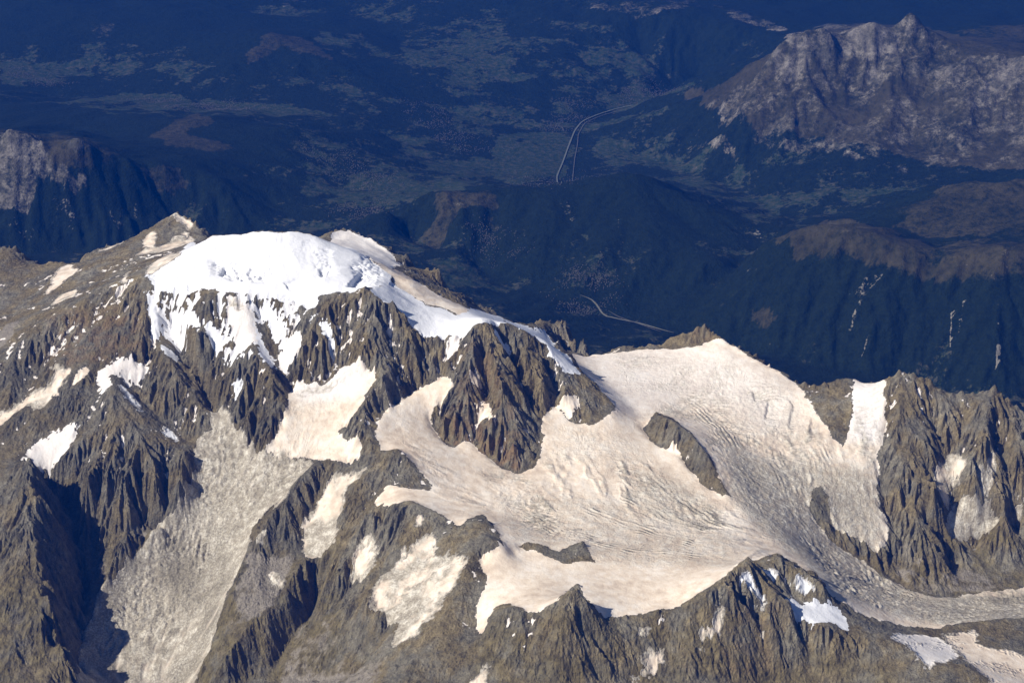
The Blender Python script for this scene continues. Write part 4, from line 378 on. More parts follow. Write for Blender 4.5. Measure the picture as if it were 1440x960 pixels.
(None,'ice',90,0.42,[(-181,13360),(-96,13360),(-10,13368),(76,13368),(161,13368),(247,13360),(333,13360),(418,13360),(504,13352),(589,13344),(675,13336),(760,13328),(845,13320),(927,13288),(1008,13256),(1090,13232),(1172,13200),(1252,13168),(1334,13144),(1414,13112),(1495,13088),(1575,13064),(1655,13032),(1735,13008),(1814,12976),(1894,12960),(1864,12712),(1821,12376),(1747,11832),(1673,11864),(1612,11992),(1544,12080),(1472,12136),(1395,12168),(1317,12184),(1236,12184),(1156,12184),(1076,12192),(996,12192),(916,12200),(836,12200),(755,12200),(674,12192),(591,12216),(507,12240),(423,12272),(340,12312),(255,12336),(170,12360),(85,12384),(0,12368),(-34,12520),(-70,12776),(-107,13048),(-144,13208)]),
(None,'ice',90,0.32,[(1881,15240),(1986,15232),(2090,15224),(2194,15216),(2297,15200),(2403,15200),(2506,15192),(2612,15192),(2632,15024),(2654,14872),(2671,14696),(2687,14520),(2584,14472),(2479,14408),(2374,14344),(2267,14264),(2159,14168),(2077,14200),(1994,14232),(1911,14264),(1829,14304),(1747,14344),(1666,14400),(1737,14760),(1786,14936),(1832,15080)]),
(None,'ice',70,0.3,[(890,14288),(965,14240),(1039,14192),(1111,14128),(1184,14064),(1254,13992),(1184,13872),(1114,13752),(1046,13648),(978,13536),(890,13608),(801,13680),(711,13744),(620,13808),(686,13928),(754,14048),(822,14168)]),
(None,'crev',40,0.35,[(-1014,14312),(-954,14224),(-895,14152),(-836,14064),(-775,13944),(-715,13816),(-656,13704),(-598,13600),(-540,13496),(-484,13392),(-410,13328),(-336,13264),(-263,13192),(-191,13120),(-119,13040),(-208,13064),(-297,13096),(-387,13136),(-477,13168),(-540,13264),(-602,13344),(-665,13408),(-727,13472),(-790,13536),(-854,13608),(-922,13736),(-991,13872),(-1001,14048),(-1007,14176)]),
(None,'stripe',60,0.5,[(-1002,14072),(-930,14008),(-857,13928),(-784,13848),(-713,13768),(-642,13704),(-572,13640),(-502,13568),(-433,13504),(-364,13432),(-276,13376),(-189,13312),(-103,13248),(-17,13184),(68,13120),(153,13048),(236,12976),(318,12920),(399,12848),(479,12784),(558,12720),(637,12656),(716,12600),(794,12544),(872,12496),(949,12448),(1025,12392),(944,12400),(863,12408),(782,12408),(700,12400),(617,12376),(536,12376),(455,12400),(375,12432),(293,12432),(212,12424),(130,12432),(49,12432),(-32,12376),(-113,12320),(-185,12416),(-257,12528),(-331,12640),(-409,12824),(-486,12976),(-563,13064),(-640,13136),(-717,13208),(-755,13312),(-793,13400),(-831,13488),(-872,13616),(-917,13808),(-961,13960)]),
(None,'ice',50,0.22,[(-2055,14280),(-1967,14336),(-1875,14368),(-1779,14376),(-1685,14392),(-1591,14408),(-1495,14408),(-1396,14384),(-1327,14168),(-1269,14064),(-1212,13968),(-1246,13848),(-1285,13784),(-1323,13720),(-1420,13760),(-1516,13792),(-1611,13816),(-1707,13840),(-1803,13864),(-1899,13888),(-1996,13912),(-2006,13976),(-2018,14048),(-2029,14120),(-2042,14200)]),
(None,'crev',50,0.5,[(-2032,14368),(-1947,14408),(-1855,14400),(-1763,14392),(-1671,14384),(-1579,14376),(-1485,14344),(-1388,14280),(-1378,14136),(-1371,14016),(-1365,13920),(-1361,13840),(-1357,13760),(-1448,13792),(-1541,13832),(-1632,13848),(-1721,13856),(-1812,13872),(-1903,13888),(-1996,13912),(-2000,13984),(-2006,14064),(-2013,14152),(-2021,14248)]),
(None,'crev',40,0.35,[(-2890,16200),(-2794,16200),(-2693,16168),(-2588,16112),(-2482,16048),(-2382,16016),(-2284,15992),(-2190,16000),(-2096,16008),(-2003,16024),(-1910,16048),(-1926,15840),(-1940,15624),(-2043,15648),(-2146,15672),(-2249,15696),(-2354,15728),(-2459,15752),(-2568,15808),(-2677,15856),(-2782,15880),(-2833,16024)]),
(None,'band',0,0.75,[(303,13416),(393,13336),(481,13256),(568,13176),(655,13096),(736,13048),(817,13000),(898,12952),(978,12912),(1058,12864),(1148,12816),(1239,12776),(1329,12728),(1417,12680),(1506,12632),(1596,12608),(1686,12584),(1777,12568),(1867,12552)]),
(None,'band',0,0.75,[(119,13056),(207,12984),(294,12896),(379,12776),(464,12672),(555,12624),(645,12576),(736,12544),(826,12512),(917,12480),(998,12472),(1079,12464),(1160,12448),(1241,12440),(1322,12424),(1402,12408),(1482,12392),(1566,12384),(1651,12376),(1732,12344)]),
(None,'band',0,0.75,[(807,13824),(848,13704),(888,13584),(928,13456),(966,13328),(1053,13256),(1138,13184),(1223,13112),(1308,13048),(1394,13016),(1482,12992),(1568,12960),(1653,12928),(1738,12888),(1823,12856),(1917,12816),(2011,12784)]),
(None,'band',0,0.75,[(1809,14512),(1841,14328),(1877,14184),(1914,14056),(1953,13944),(1992,13840),(2026,13712),(2058,13584),(2091,13464),(2123,13336),(2174,13256),(2225,13168),(2273,13072),(2319,12968),(2404,12960),(2495,12984),(2586,13008),(2677,13024),(2768,13040),(2857,13064),(2952,13112),(3036,13112),(3115,13088),(3161,12928),(3205,12768),(3331,12880),(3465,13016),(3560,13000),(3609,12824),(3675,12712),(3797,12840),(3906,12920),(4003,12960),(4099,12992),(4195,13024),(4289,13048)]),
(None,'band',0,0.75,[(2228,14752),(2256,14576),(2286,14416),(2316,14264),(2347,14128),(2363,13992),(2380,13872),(2397,13752),(2415,13640),(2471,13576),(2528,13520),(2584,13464),(2639,13400),(2730,13400),(2817,13384),(2903,13360),(2988,13336),(3070,13296),(3150,13272),(3230,13248),(3310,13224),(3386,13184),(3459,13136),(3529,13080),(3621,13104),(3715,13136),(3809,13168),(3897,13176),(3987,13192),(4075,13200),(4164,13208),(4254,13224),(4345,13240)]),
(None,'band',0,0.75,[(1127,13968),(1181,13840),(1236,13720),(1288,13592),(1340,13464),(1406,13384),(1473,13312),(1539,13232),(1604,13160),(1668,13080),(1753,13032),(1836,12968),(1919,12920)]),
(None,'band',0,0.75,[(2772,14432),(2809,14320),(2846,14216),(2885,14120),(2923,14024),(2964,13944),(3004,13880),(3044,13816),(3086,13760)]),
(None,'band',0,0.75,[(1597,15056),(1672,14952),(1746,14856),(1814,14712),(1878,14552),(1911,14360),(1947,14200),(1986,14064),(2025,13936),(2066,13832),(2107,13728),(2145,13616),(2180,13496),(2215,13376),(2250,13264)]),
(None,'band',0,1.0,[(-2456,14048),(-2500,13992),(-2545,13944),(-2592,13904),(-2638,13864),(-2678,13768),(-2723,13696),(-2773,13656),(-2824,13616),(-2866,13536),(-2902,13432),(-2945,13360),(-2989,13296),(-3035,13240),(-3081,13184),(-3118,13096),(-3160,13024),(-3177,12936),(-3197,12856),(-3210,12752),(-3224,12656),(-3239,12560)]),
(None,'band',0,1.0,[(-2121,13880),(-2169,13832),(-2213,13768),(-2259,13712),(-2305,13656),(-2351,13608),(-2378,13552),(-2406,13504),(-2430,13432),(-2448,13328),(-2471,13256),(-2496,13192),(-2533,13144),(-2564,13064),(-2593,12976),(-2627,12912),(-2662,12856),(-2699,12808),(-2725,12728),(-2748,12632),(-2776,12560),(-2805,12496)]),
(None,'band',0,1.0,[(-2654,14096),(-2693,14032),(-2734,13984),(-2774,13928),(-2799,13800),(-2835,13728),(-2884,13680),(-2936,13648),(-2986,13608),(-3021,13496),(-3063,13424),(-3107,13360),(-3153,13304),(-3202,13264),(-3248,13208),(-3285,13120),(-3324,13040),(-3364,12968),(-3383,12888),(-3394,12776),(-3402,12656),(-3414,12552)]),
(None,'band',0,1.0,[(-2352,13968),(-2388,13912),(-2425,13864),(-2461,13808),(-2494,13736),(-2531,13680),(-2568,13624),(-2607,13576),(-2641,13504),(-2673,13424),(-2704,13344),(-2742,13272),(-2783,13216),(-2820,13144),(-2857,13072),(-2894,13000),(-2931,12928),(-2950,12848),(-2970,12768),(-2987,12680),(-3006,12600),(-3024,12520)])]
FAR_ZONES = [
('plain','meadow',0.45,[(1536,33740),(2536,34160),(3210,32360),(4011,30050),(4462,27830),(3641,25250),(2974,29540),(2324,30890),(1533,30530)]),
('limestone','rock',0.52,[(3715,32180),(4423,31760),(4785,31700),(6885,31970),(9081,30890),(10573,30830),(8626,24500),(8308,27530),(7234,28340),(6282,28940),(5283,29480),(4263,30140),(3748,31190)]),
('limestone','alp',0.95,[(3316,33590),(4171,32870),(4736,31820),(5784,36530),(7632,36950),(8493,37490),(9151,31190),(11456,31910),(9914,26900),(8475,28130),(7266,28490),(6330,29210),(5335,29870),(4283,30350),(3690,31910)]),
('limestone','rock',0.85,[(4846,31700),(5784,36530),(6694,37130),(7673,37160),(7081,32000),(7187,31820),(6906,31640),(6674,31820),(6330,31640),(6080,31760),(5726,31490),(5503,31190),(5135,31340),(4887,31370),(4588,31550)]),
('limestone','rock',0.9,[(7120,32000),(8509,37850),(8605,37310),(7692,32150),(7520,31910)]),
('limestone','rock',0.75,[(6361,31370),(6848,31670),(7340,31550),(7434,31340),(6869,30980),(6479,30890)]),
('limestone','rock',0.9,[(7532,31190),(8288,31280),(9104,31010),(11314,31490),(10761,29660),(8962,30290),(8508,30470),(8281,30890),(7855,30920)]),
('limestone','rock',0.7,[(5375,31190),(5777,31340),(6103,30890),(6432,30590),(6826,30710),(7397,30410),(7567,29990),(7069,29930),(6482,30110),(5839,29960),(5530,30410),(5196,30740)]),
('limestone','rock',0.8,[(8079,29810),(8834,29660),(10620,29150),(10536,28850),(8752,29300),(8023,29540)]),
('limestone','rock',0.6,[(7286,29780),(7704,29750),(7795,29300),(7385,28490),(7218,28820)]),
('limestone','rock',0.55,[(5839,29960),(6468,30020),(7138,29630),(6924,29150),(6249,29450)]),
('limestone','rock',0.62,[(-9389,27590),(-8001,27950),(-7205,26240),(-7030,26090),(-6667,26120),(-6505,26030),(-6864,25940),(-7180,25910),(-7387,25700),(-8866,25580)]),
('limestone','rock',0.9,[(-6932,26390),(-6711,26480),(-6564,26360),(-6594,26270),(-6776,26240)]),
('limestone','rock',0.8,[(3659,32270),(3834,32090),(3886,31340),(4070,30710),(3953,30770),(3764,31370)]),
('limestone','rock',0.7,[(4209,30860),(4653,30920),(4766,30800),(4437,30650)]),
('limestone','rock',0.7,[(4292,30440),(4648,30290),(4635,30170),(4343,30320)]),
('limestone','rock',0.6,[(3148,31550),(3484,31040),(4013,30080),(3888,30050),(3459,30740)]),
('limestone','rock',0.7,[(5730,29240),(5983,28940),(5793,28880),(5647,29090)]),
('limestone','rock',0.6,[(6282,28940),(6834,28700),(6521,28310),(6266,28520)]),
('limestone','rock',0.6,[(4576,40610),(4740,39140),(5228,38000),(5839,36920),(5525,36800),(4864,37520),(4537,38720)]),
('limestone','rock',0.5,[(965,39980),(4243,40550),(4110,38360),(2785,38210),(2031,38630),(1269,39320)]),
('limestone','rock',0.5,[(-9070,37610),(-8584,37850),(-8305,36830),(-8743,36770)]),
('limestone','rock',0.5,[(-5291,41090),(-4647,41240),(-5114,39590)]),
('plain','meadow',0.9,[(-271,32600),(344,33140),(956,32900),(1148,32480),(876,29840),(0,27680),(-386,30830)]),
('plain','meadow',0.95,[(1876,35060),(2651,35870),(3746,35120),(3344,33890),(2555,34430),(1985,34340)]),
('plain','meadow',0.7,[(-8832,32510),(-7501,33800),(-5760,33320),(-4052,32750),(-3207,32330),(-4455,31700),(-5764,31730),(-7421,31550)]),
('plain','meadow',0.5,[(-2466,37940),(0,37640),(2722,37100),(3150,36650),(-289,35210),(-2014,35120)]),
('plain','meadow',0.5,[(-3456,29690),(-1597,32060),(-258,30890),(-878,26090),(-2270,26900),(-3470,27500)]),
('plain','meadow',0.5,[(-10421,35450),(-8561,35540),(-8386,34700),(-9931,33620)]),
('plain','meadow',0.25,[(728,24350),(1436,23990),(1507,23330),(1095,23030),(811,23570)]),
('alp','alp',0.9,[(3758,23300),(4778,25640),(5022,23930),(5108,22220),(5683,21800),(6669,21710),(7365,21560),(7314,21320),(6285,21590),(5655,21620),(4973,21920),(4380,22340),(3927,22430),(3627,23000)]),
('alp','alp',0.7,[(4490,22490),(5977,24470),(7400,24500),(9010,26870),(7885,23240),(7093,23210),(6110,23180),(5432,23720)]),
('alp','alp',0.8,[(3083,22280),(3344,22130),(3545,21860),(3409,21860),(3155,22070)]),
('alp','alp',0.7,[(-1201,25910),(-328,26000),(-217,25700),(-861,25460),(-965,25250),(-1278,24980),(-1410,25490),(-1080,25520)]),
('alp','alp',0.5,[(-431,25490),(-270,25640),(-213,25070),(-321,25220)]),
('alp','alp',0.8,[(-6132,28970),(-5722,31490),(-5221,30050),(-5606,29390),(-4675,28790),(-4971,28400),(-5809,28520)]),
('alp','alp',0.7,[(-5890,26600),(-5207,27050),(-5050,26720),(-5764,26390)]),
('alp','alp',0.7,[(-5391,35270),(-4989,36680),(-4146,36410),(-3594,35210),(-4183,35390),(-4791,35660),(-5260,34790)]),
('scar','scree',0.5,[(6144,21680),(6211,21680),(6194,21410),(6223,21050),(6145,20600),(6118,20600),(6192,21020),(6153,21320)]),
('scar','scree',0.9,[(6087,20510),(6184,20570),(6094,20330),(6042,20330)]),
('scar','scree',0.55,[(4648,21860),(4961,21830),(4614,21590),(4445,21320),(4363,21170),(4347,21200),(4444,21440),(4549,21590),(4451,21740)]),
('scar','scree',0.8,[(5668,21260),(5714,21260),(5649,20960),(5573,20720),(5555,20720)]),
('scar','scree',0.6,[(5798,21230),(5853,21230),(5729,20900),(5692,20900)]),
('scar','scree',0.6,[(4582,21110),(4636,21110),(4516,20960),(4481,20960)]),
('scar','scree',0.6,[(3569,25100),(3740,25190),(3752,24860),(3612,24830)]),
('scar','scree',0.6,[(-7092,25820),(-6752,25850),(-6651,25670),(-6728,25610),(-6900,25730)]),
('scar','scree',0.6,[(-6296,25970),(-6009,25760),(-6004,25580),(-6177,25820)]),
('scar','scree',0.6,[(-5889,26180),(-5782,26150),(-5790,25880),(-5875,26030)]),
('scar','scree',0.5,[(-7609,25760),(-7522,25520),(-7238,25430),(-7313,25250),(-7553,25400)]),
('scar','scree',0.5,[(1599,25220),(1625,24680),(1543,24500)]),
('scar','scree',0.5,[(702,25580),(866,25670),(980,25160),(852,25160)]),
('town','town',260,[(1879,35120),(2340,35600),(3121,36200),(3763,34610),(3387,34340),(2616,35300),(2149,34730)]),
('town','town',260,[(-7503,33140),(-6595,33380),(-5469,33200),(-4588,32720),(-5523,31850),(-6624,32120)]),
('town','town',120,[(-10332,35120),(-9398,34790),(-8549,34160),(-9201,33980),(-10083,34190)]),
('town','town',180,[(821,23960),(1477,23750),(1507,23330),(1136,22820),(780,22520),(705,23390)]),
('town','town',200,[(-2226,33800),(-1392,33770),(-1084,32690),(-396,31730),(-780,31160),(-1597,32060)]),
('town','town',160,[(-3672,29420),(-2964,29660),(-1921,28640),(-2095,27680),(-2985,28490)]),
('town','town',160,[(-2733,26990),(-1825,27080),(-1955,25700),(-2793,26390)]),
('town','town',150,[(0,30200),(1012,30170),(1418,30830),(1785,30470),(878,26120),(221,26300)]),
('town','town',140,[(-861,25460),(-213,25070),(104,24380),(-210,24650),(-746,25100)]),
('town','town',120,[(858,34760),(1714,34640),(1539,33830),(956,32900),(552,33320)]),
('river','line',26,[(772,26270),(797,30200),(957,31400),(1073,32240),(1209,33140),(1367,33710),(1695,34190),(2115,34640),(2663,34940),(3249,35120),(3641,33470)]),
('road','line',14,[(849,26240),(1095,30410),(1153,31400),(1234,32240),(1270,32900),(1419,33620),(1718,34070),(2135,34490),(2663,34370),(3212,33950)]),
('gravel','line',28,[(951,23210),(1148,23120),(1211,22940),(1279,22700),(1422,22610),(1616,22580),(1806,22490),(2036,22310),(2201,22190)]),
('road','line',16,[(828,33320),(969,33410),(1001,33050)]),
('road','line',18,[(1337,22880),(1569,22610),(1802,22430),(2026,22190)]),
('scar','scree',0.42,[(-868,25730),(-704,25670),(-726,25190),(-637,24920),(-722,24920),(-802,25250)]),
('scar','scree',0.38,[(-322,25340),(-214,25310),(53,24710),(-21,24710)]),
('scar','scree',0.38,[(-379,25700),(-303,25700),(-214,25190),(-278,25190)]),
('peak','summit',(260, 300),[(7283,32150)]),
('peak','summit',(120, 480),[(6574,32090)]),
('peak','summit',(90, 380),[(5740,31910)]),
('peak','summit',(-130, 330),[(6906,31940)]),
('peak','summit',(-90, 260),[(6122,31910)]),
('peak','summit',(-170, 700),[(8074,31460)]),
('peak','summit',(90, 700),[(1712,26180)]),
('hill','region',0,[(-2465,26480),(-1816,26930),(-1139,27080),(-219,26090),(441,26270),(1632,29960),(2014,30050),(2294,26000),(3027,25610),(3498,24950),(3548,23120),(3181,23180),(2403,23270),(1620,23570),(819,23870),(-207,24170),(-840,24620),(-1729,25460)]),
('brown_mountain','region',0,[(1690,23000),(2112,23390),(2849,23810),(3824,25010),(4848,25730),(5019,24170),(5113,22250),(5509,21860),(6067,21890),(6684,21770),(8346,22250),(7732,19880),(6391,20120),(5256,20630),(3562,21470),(2332,22370)]),
('grassy_ridge','region',0,[(4490,22490),(5148,24320),(5770,25790),(6494,26600),(7271,27050),(8239,27290),(9914,26900),(8418,22460),(6955,22700),(5870,22220),(5433,22820),(5137,23750)]),
('limestone_mountain','region',0,[(3026,34190),(3471,34490),(4311,33980),(4748,31910),(5810,36710),(7632,36950),(8519,37610),(8541,35090),(8571,31940),(9167,31250),(11375,31670),(10207,27740),(8437,27980),(6748,27710),(4953,27260),(4012,28910),(2971,30920),(2399,32060)]),
('limestone_cliff','region',0,[(-10821,28340),(-7901,26420),(-8001,27950),(-7216,26300),(-6692,26390),(-7172,29300),(-6117,26690),(-5397,26870),(-4428,27020),(-3388,26720),(-3508,17600),(-6166,25400),(-5406,17600),(-9754,24830)])]


# ------------------------------------------------------------------ noise and terrain functions
#CORE_BEGIN
def ihash(ix, iy, s):
    h = (ix.astype(np.uint32)*np.uint32(374761393)) ^ (iy.astype(np.uint32)*np.uint32(668265263)) ^ np.uint32((s*2246822519) & 0xffffffff)
    h ^= h >> np.uint32(13); h *= np.uint32(1274126177); h ^= h >> np.uint32(16)
    h *= np.uint32(2654435761); h ^= h >> np.uint32(15)
    return h
def rnd(ix, iy, s): return ihash(ix, iy, s).astype(np.float32)*np.float32(1/4294967296.0)
def gnoise(x, y, s):
    xf = np.floor(x); yf = np.floor(y); ix = xf.astype(np.int64); iy = yf.astype(np.int64)
    fx = (x-xf).astype(np.float32); fy = (y-yf).astype(np.float32)
    u = fx*fx*fx*(fx*(fx*6-15)+10); v = fy*fy*fy*(fy*(fy*6-15)+10)
    def g(dx, dy):
        a = rnd(ix+dx, iy+dy, s)*np.float32(2*math.pi)
        return np.cos(a)*(fx-dx)+np.sin(a)*(fy-dy)
    a = g(0,0); b = g(1,0); c = g(0,1); d = g(1,1)
    return ((a+(b-a)*u)+((c+(d-c)*u)-(a+(b-a)*u))*v)*np.float32(1.5)
def fbm(x, y, wl, octv, s, gain=.5):
    r = 0; a = 1.0; t = 0
    for k in range(octv):
        r = r + a*gnoise(x/wl+k*17.3, y/wl-k*9.1, s+k*31); t += a; a *= gain; wl *= .5
    return r/t
def ridged(x, y, wl, octv, s):
    r = 0; a = 1.0; t = 0
    for k in range(octv):
        r = r + a*(1-2*np.abs(gnoise(x/wl+k*11.7, y/wl+k*5.1, s+k*13))); t += a; a *= .5; wl *= .5
    return r/t
def gully(x, y, dx, dy, cell, s, freq=1.0):
    """ribs and gullies that run down the slope direction (dx, dy); +1 on a rib crest, -1 in a gully"""
    sx, sy = -dy, dx
    px, py = x/cell, y/cell
    xf = np.floor(px); yf = np.floor(py); ix = xf.astype(np.int64); iy = yf.astype(np.int64)
    fx = (px-xf).astype(np.float32); fy = (py-yf).astype(np.float32)
    C = np.zeros(fx.shape, np.float32); S = np.zeros(fx.shape, np.float32)
    for oy in (-1, 0, 1):
        for ox in (-1, 0, 1):
            jx = rnd(ix+ox, iy+oy, s)*.8+.1; jy = rnd(ix+ox, iy+oy, s+7)*.8+.1; ph = rnd(ix+ox, iy+oy, s+19)
            rx = fx-ox-jx; ry = fy-oy-jy
            w = np.exp(-3.0*(rx*rx+ry*ry)); a = (2*math.pi)*(freq*(rx*sx+ry*sy)+ph)
            C += w*np.cos(a); S += w*np.sin(a)
    a = np.abs(np.arctan2(S, C))/math.pi
    return (1-2*a)*np.clip(np.hypot(C, S)*2.2, 0, 1)
class Grid:
    def __init__(self, x0, x1, y0, y1, d):
        self.x0, self.y0, self.d = x0, y0, d
        self.nx = int(round((x1-x0)/d))+1; self.ny = int(round((y1-y0)/d))+1
    def coords(self):
        return np.meshgrid(self.x0+self.d*np.arange(self.nx), self.y0+self.d*np.arange(self.ny))
    def sample(self, A, x, y):
        u = np.clip((x-self.x0)/self.d, 0, self.nx-1.001); v = np.clip((y-self.y0)/self.d, 0, self.ny-1.001)
        i = u.astype(np.int64); j = v.astype(np.int64); a = (u-i).astype(np.float32); b = (v-j).astype(np.float32)
        return A[j,i]*(1-a)*(1-b)+A[j,i+1]*a*(1-b)+A[j+1,i]*(1-a)*b+A[j+1,i+1]*a*b
def raster(lines, g, d):
    nx = int((g.nx-1)*g.d/d)+1; ny = int((g.ny-1)*g.d/d)+1
    acc = np.zeros((ny, nx)); cnt = np.zeros((ny, nx))
    for L in lines:
        P = np.array(L, float)
        for a, b in zip(P[:-1], P[1:]):
            n = max(2, int(np.hypot(*(b-a)[:2])/(d*.4))); t = np.linspace(0, 1, n)[:,None]; q = a+(b-a)*t
            i = np.round((q[:,0]-g.x0)/d).astype(int); j = np.round((q[:,1]-g.y0)/d).astype(int)
            ok = (i>=0)&(i<nx)&(j>=0)&(j<ny)
            np.add.at(acc, (j[ok], i[ok]), q[ok,2]); np.add.at(cnt, (j[ok], i[ok]), 1)
    return acc, cnt
def membrane(lines, g, levels, edge=None, iters=220):
    H = None
    for f in levels:
        d = g.d*f; acc, cnt = raster(lines, g, d); fix = cnt > 0
        ny, nx = acc.shape; tgt = np.where(fix, acc/np.maximum(cnt, 1), 0)
        if H is None: H = np.full((ny, nx), tgt[fix].mean())
        else:
            jj = np.linspace(0, H.shape[0]-1.001, ny); ii = np.linspace(0, H.shape[1]-1.001, nx)
            j = jj.astype(int)[:,None]; i = ii.astype(int)[None,:]; b = (jj-jj.astype(int))[:,None]; a = (ii-ii.astype(int))[None,:]
            H = H[j,i]*(1-a)*(1-b)+H[j,i+1]*a*(1-b)+H[j+1,i]*(1-a)*b+H[j+1,i+1]*a*b
        if edge is not None:
            xs = g.x0+d*np.arange(nx); ys = g.y0+d*np.arange(ny)
            fix = fix.copy(); fix[0]=fix[-1]=True; fix[:,0]=fix[:,-1]=True
            tgt[0]=edge(xs, 0*xs+ys[0]); tgt[-1]=edge(xs, 0*xs+ys[-1]); tgt[:,0]=edge(0*ys+xs[0], ys); tgt[:,-1]=edge(0*ys+xs[-1], ys)
        H[fix] = tgt[fix]
        jj, ii = np.indices((ny, nx)); par = ((jj+ii)&1).astype(bool)
        for k in range(iters):
            for p in (par, ~par):
                Q = np.pad(H, 1, mode='edge'); N = (Q[:-2,1:-1]+Q[2:,1:-1]+Q[1:-1,:-2]+Q[1:-1,2:])*.25
                m = p & ~fix; H[m] += 1.6*(N[m]-H[m])
    return H
def blur(A, sig):
    """gaussian blur of a grid, sig in cells"""
    r = max(1, int(sig*2.5)); k = np.exp(-.5*(np.arange(-r, r+1)/sig)**2); k /= k.sum()
    Q = np.pad(A, ((r, r), (0, 0)), mode='edge'); B = sum(k[q]*Q[q:q+A.shape[0]] for q in range(2*r+1))
    Q = np.pad(B, ((0, 0), (r, r)), mode='edge'); return sum(k[q]*Q[:,q:q+A.shape[1]] for q in range(2*r+1))
def inside(poly, x, y):
    P = np.array(poly, float); r = np.zeros(x.shape, bool)
    m = (x >= P[:,0].min())&(x <= P[:,0].max())&(y >= P[:,1].min())&(y <= P[:,1].max())
    if not m.any(): return r
    xs, ys = x[m], y[m]; c = np.zeros(xs.shape, bool); q = P[-1]
    for p in P:
        if p[1] != q[1]:
            c ^= ((p[1] > ys) != (q[1] > ys)) & (xs < (q[0]-p[0])*(ys-p[1])/(q[1]-p[1])+p[0])
        q = p
    r[m] = c; return r
GF = Grid(-24000, 24000, 8000, 64000, 100.0)
GN = Grid(-7000, 7000, 10000, 20400, 20.0)
def base_surfaces(ridges, far):
    HF = membrane(ridges+far, GF, (16, 8, 4, 2, 1))
    HF = blur(HF, 1.0)
    HN = membrane(ridges+far, GN, (16, 8, 4, 2, 1), edge=lambda x, y: GF.sample(HF, x, y))
    return HF, HN
#CORE_END
# ------------------------------------------------------------------ node material helpers
class NT:
    def __init__(self, name):
        self.m = bpy.data.materials.new(name); self.m.use_nodes = True
        self.t = self.m.node_tree; self.n = self.t.nodes; self.bsdf = self.n['Principled BSDF']
    def new(self, typ, **k):
        o = self.n.new(typ)
        for a, b in k.items(): setattr(o, a, b)
        return o
    def put(self, sock, v):
        if hasattr(v, 'is_output'): self.t.links.new(v, sock)
        elif isinstance(v, tuple): sock.default_value = (v+(1,))[:len(sock.default_value)]
        else: sock.default_value = v
    def math(self, op, a, b=0.0, clamp=False):
        o = self.new('ShaderNodeMath', operation=op, use_clamp=clamp); self.put(o.inputs[0], a); self.put(o.inputs[1], b); return o.outputs[0]
    def mix(self, f, a, b):
        o = self.new('ShaderNodeMix', data_type='RGBA'); self.put(o.inputs[0], f); self.put(o.inputs[6], a); self.put(o.inputs[7], b); return o.outputs[2]
    def noise(self, scale, detail=3.0, rough=.55, dist=0.0):
        g = self.new('ShaderNodeNewGeometry'); mp = self.new('ShaderNodeMapping')
        self.t.links.new(g.outputs['Position'], mp.inputs[0])
        sc = scale if isinstance(scale, tuple) else (scale,)*3
        mp.inputs['Scale'].default_value = tuple(1.0/s for s in sc)
        o = self.new('ShaderNodeTexNoise'); o.inputs['Scale'].default_value = 1.0; o.inputs['Detail'].default_value = detail
        o.inputs['Roughness'].default_value = rough; o.inputs['Distortion'].default_value = dist
        self.t.links.new(mp.outputs[0], o.inputs['Vector']); return o.outputs[0]
    def step(self, v, lo, hi):
        o = self.new('ShaderNodeMapRange', interpolation_type='SMOOTHSTEP'); self.put(o.inputs[0], v)
        o.inputs[1].default_value = lo; o.inputs[2].default_value = hi; return o.outputs[0]
    def ramp(self, v, stops):
        o = self.new('ShaderNodeValToRGB'); self.put(o.inputs[0], v); e = o.color_ramp.elements
        while len(e) < len(stops): e.new(.5)
        for q, (p, c) in zip(e, stops): q.position = p; q.color = c+(1,)
        return o.outputs[0]
    def attr(self, name):
        o = self.new('ShaderNodeAttribute', attribute_name=name); s = self.new('ShaderNodeSeparateColor')
        self.t.links.new(o.outputs['Color'], s.inputs[0]); return s.outputs[0], s.outputs[1], s.outputs[2], o.outputs['Alpha']
    def finish(self, col, rough, h=None, dist=5.0, strength=.7, spec=.2):
        self.put(self.bsdf.inputs['Base Color'], col); self.put(self.bsdf.inputs['Roughness'], rough)
        self.bsdf.inputs['Specular IOR Level'].default_value = spec
        if h is not None:
            b = self.new('ShaderNodeBump'); b.inputs['Strength'].default_value = strength; b.inputs['Distance'].default_value = dist
            self.put(b.inputs['Height'], h); self.t.links.new(b.outputs[0], self.bsdf.inputs['Normal'])
        return self.m
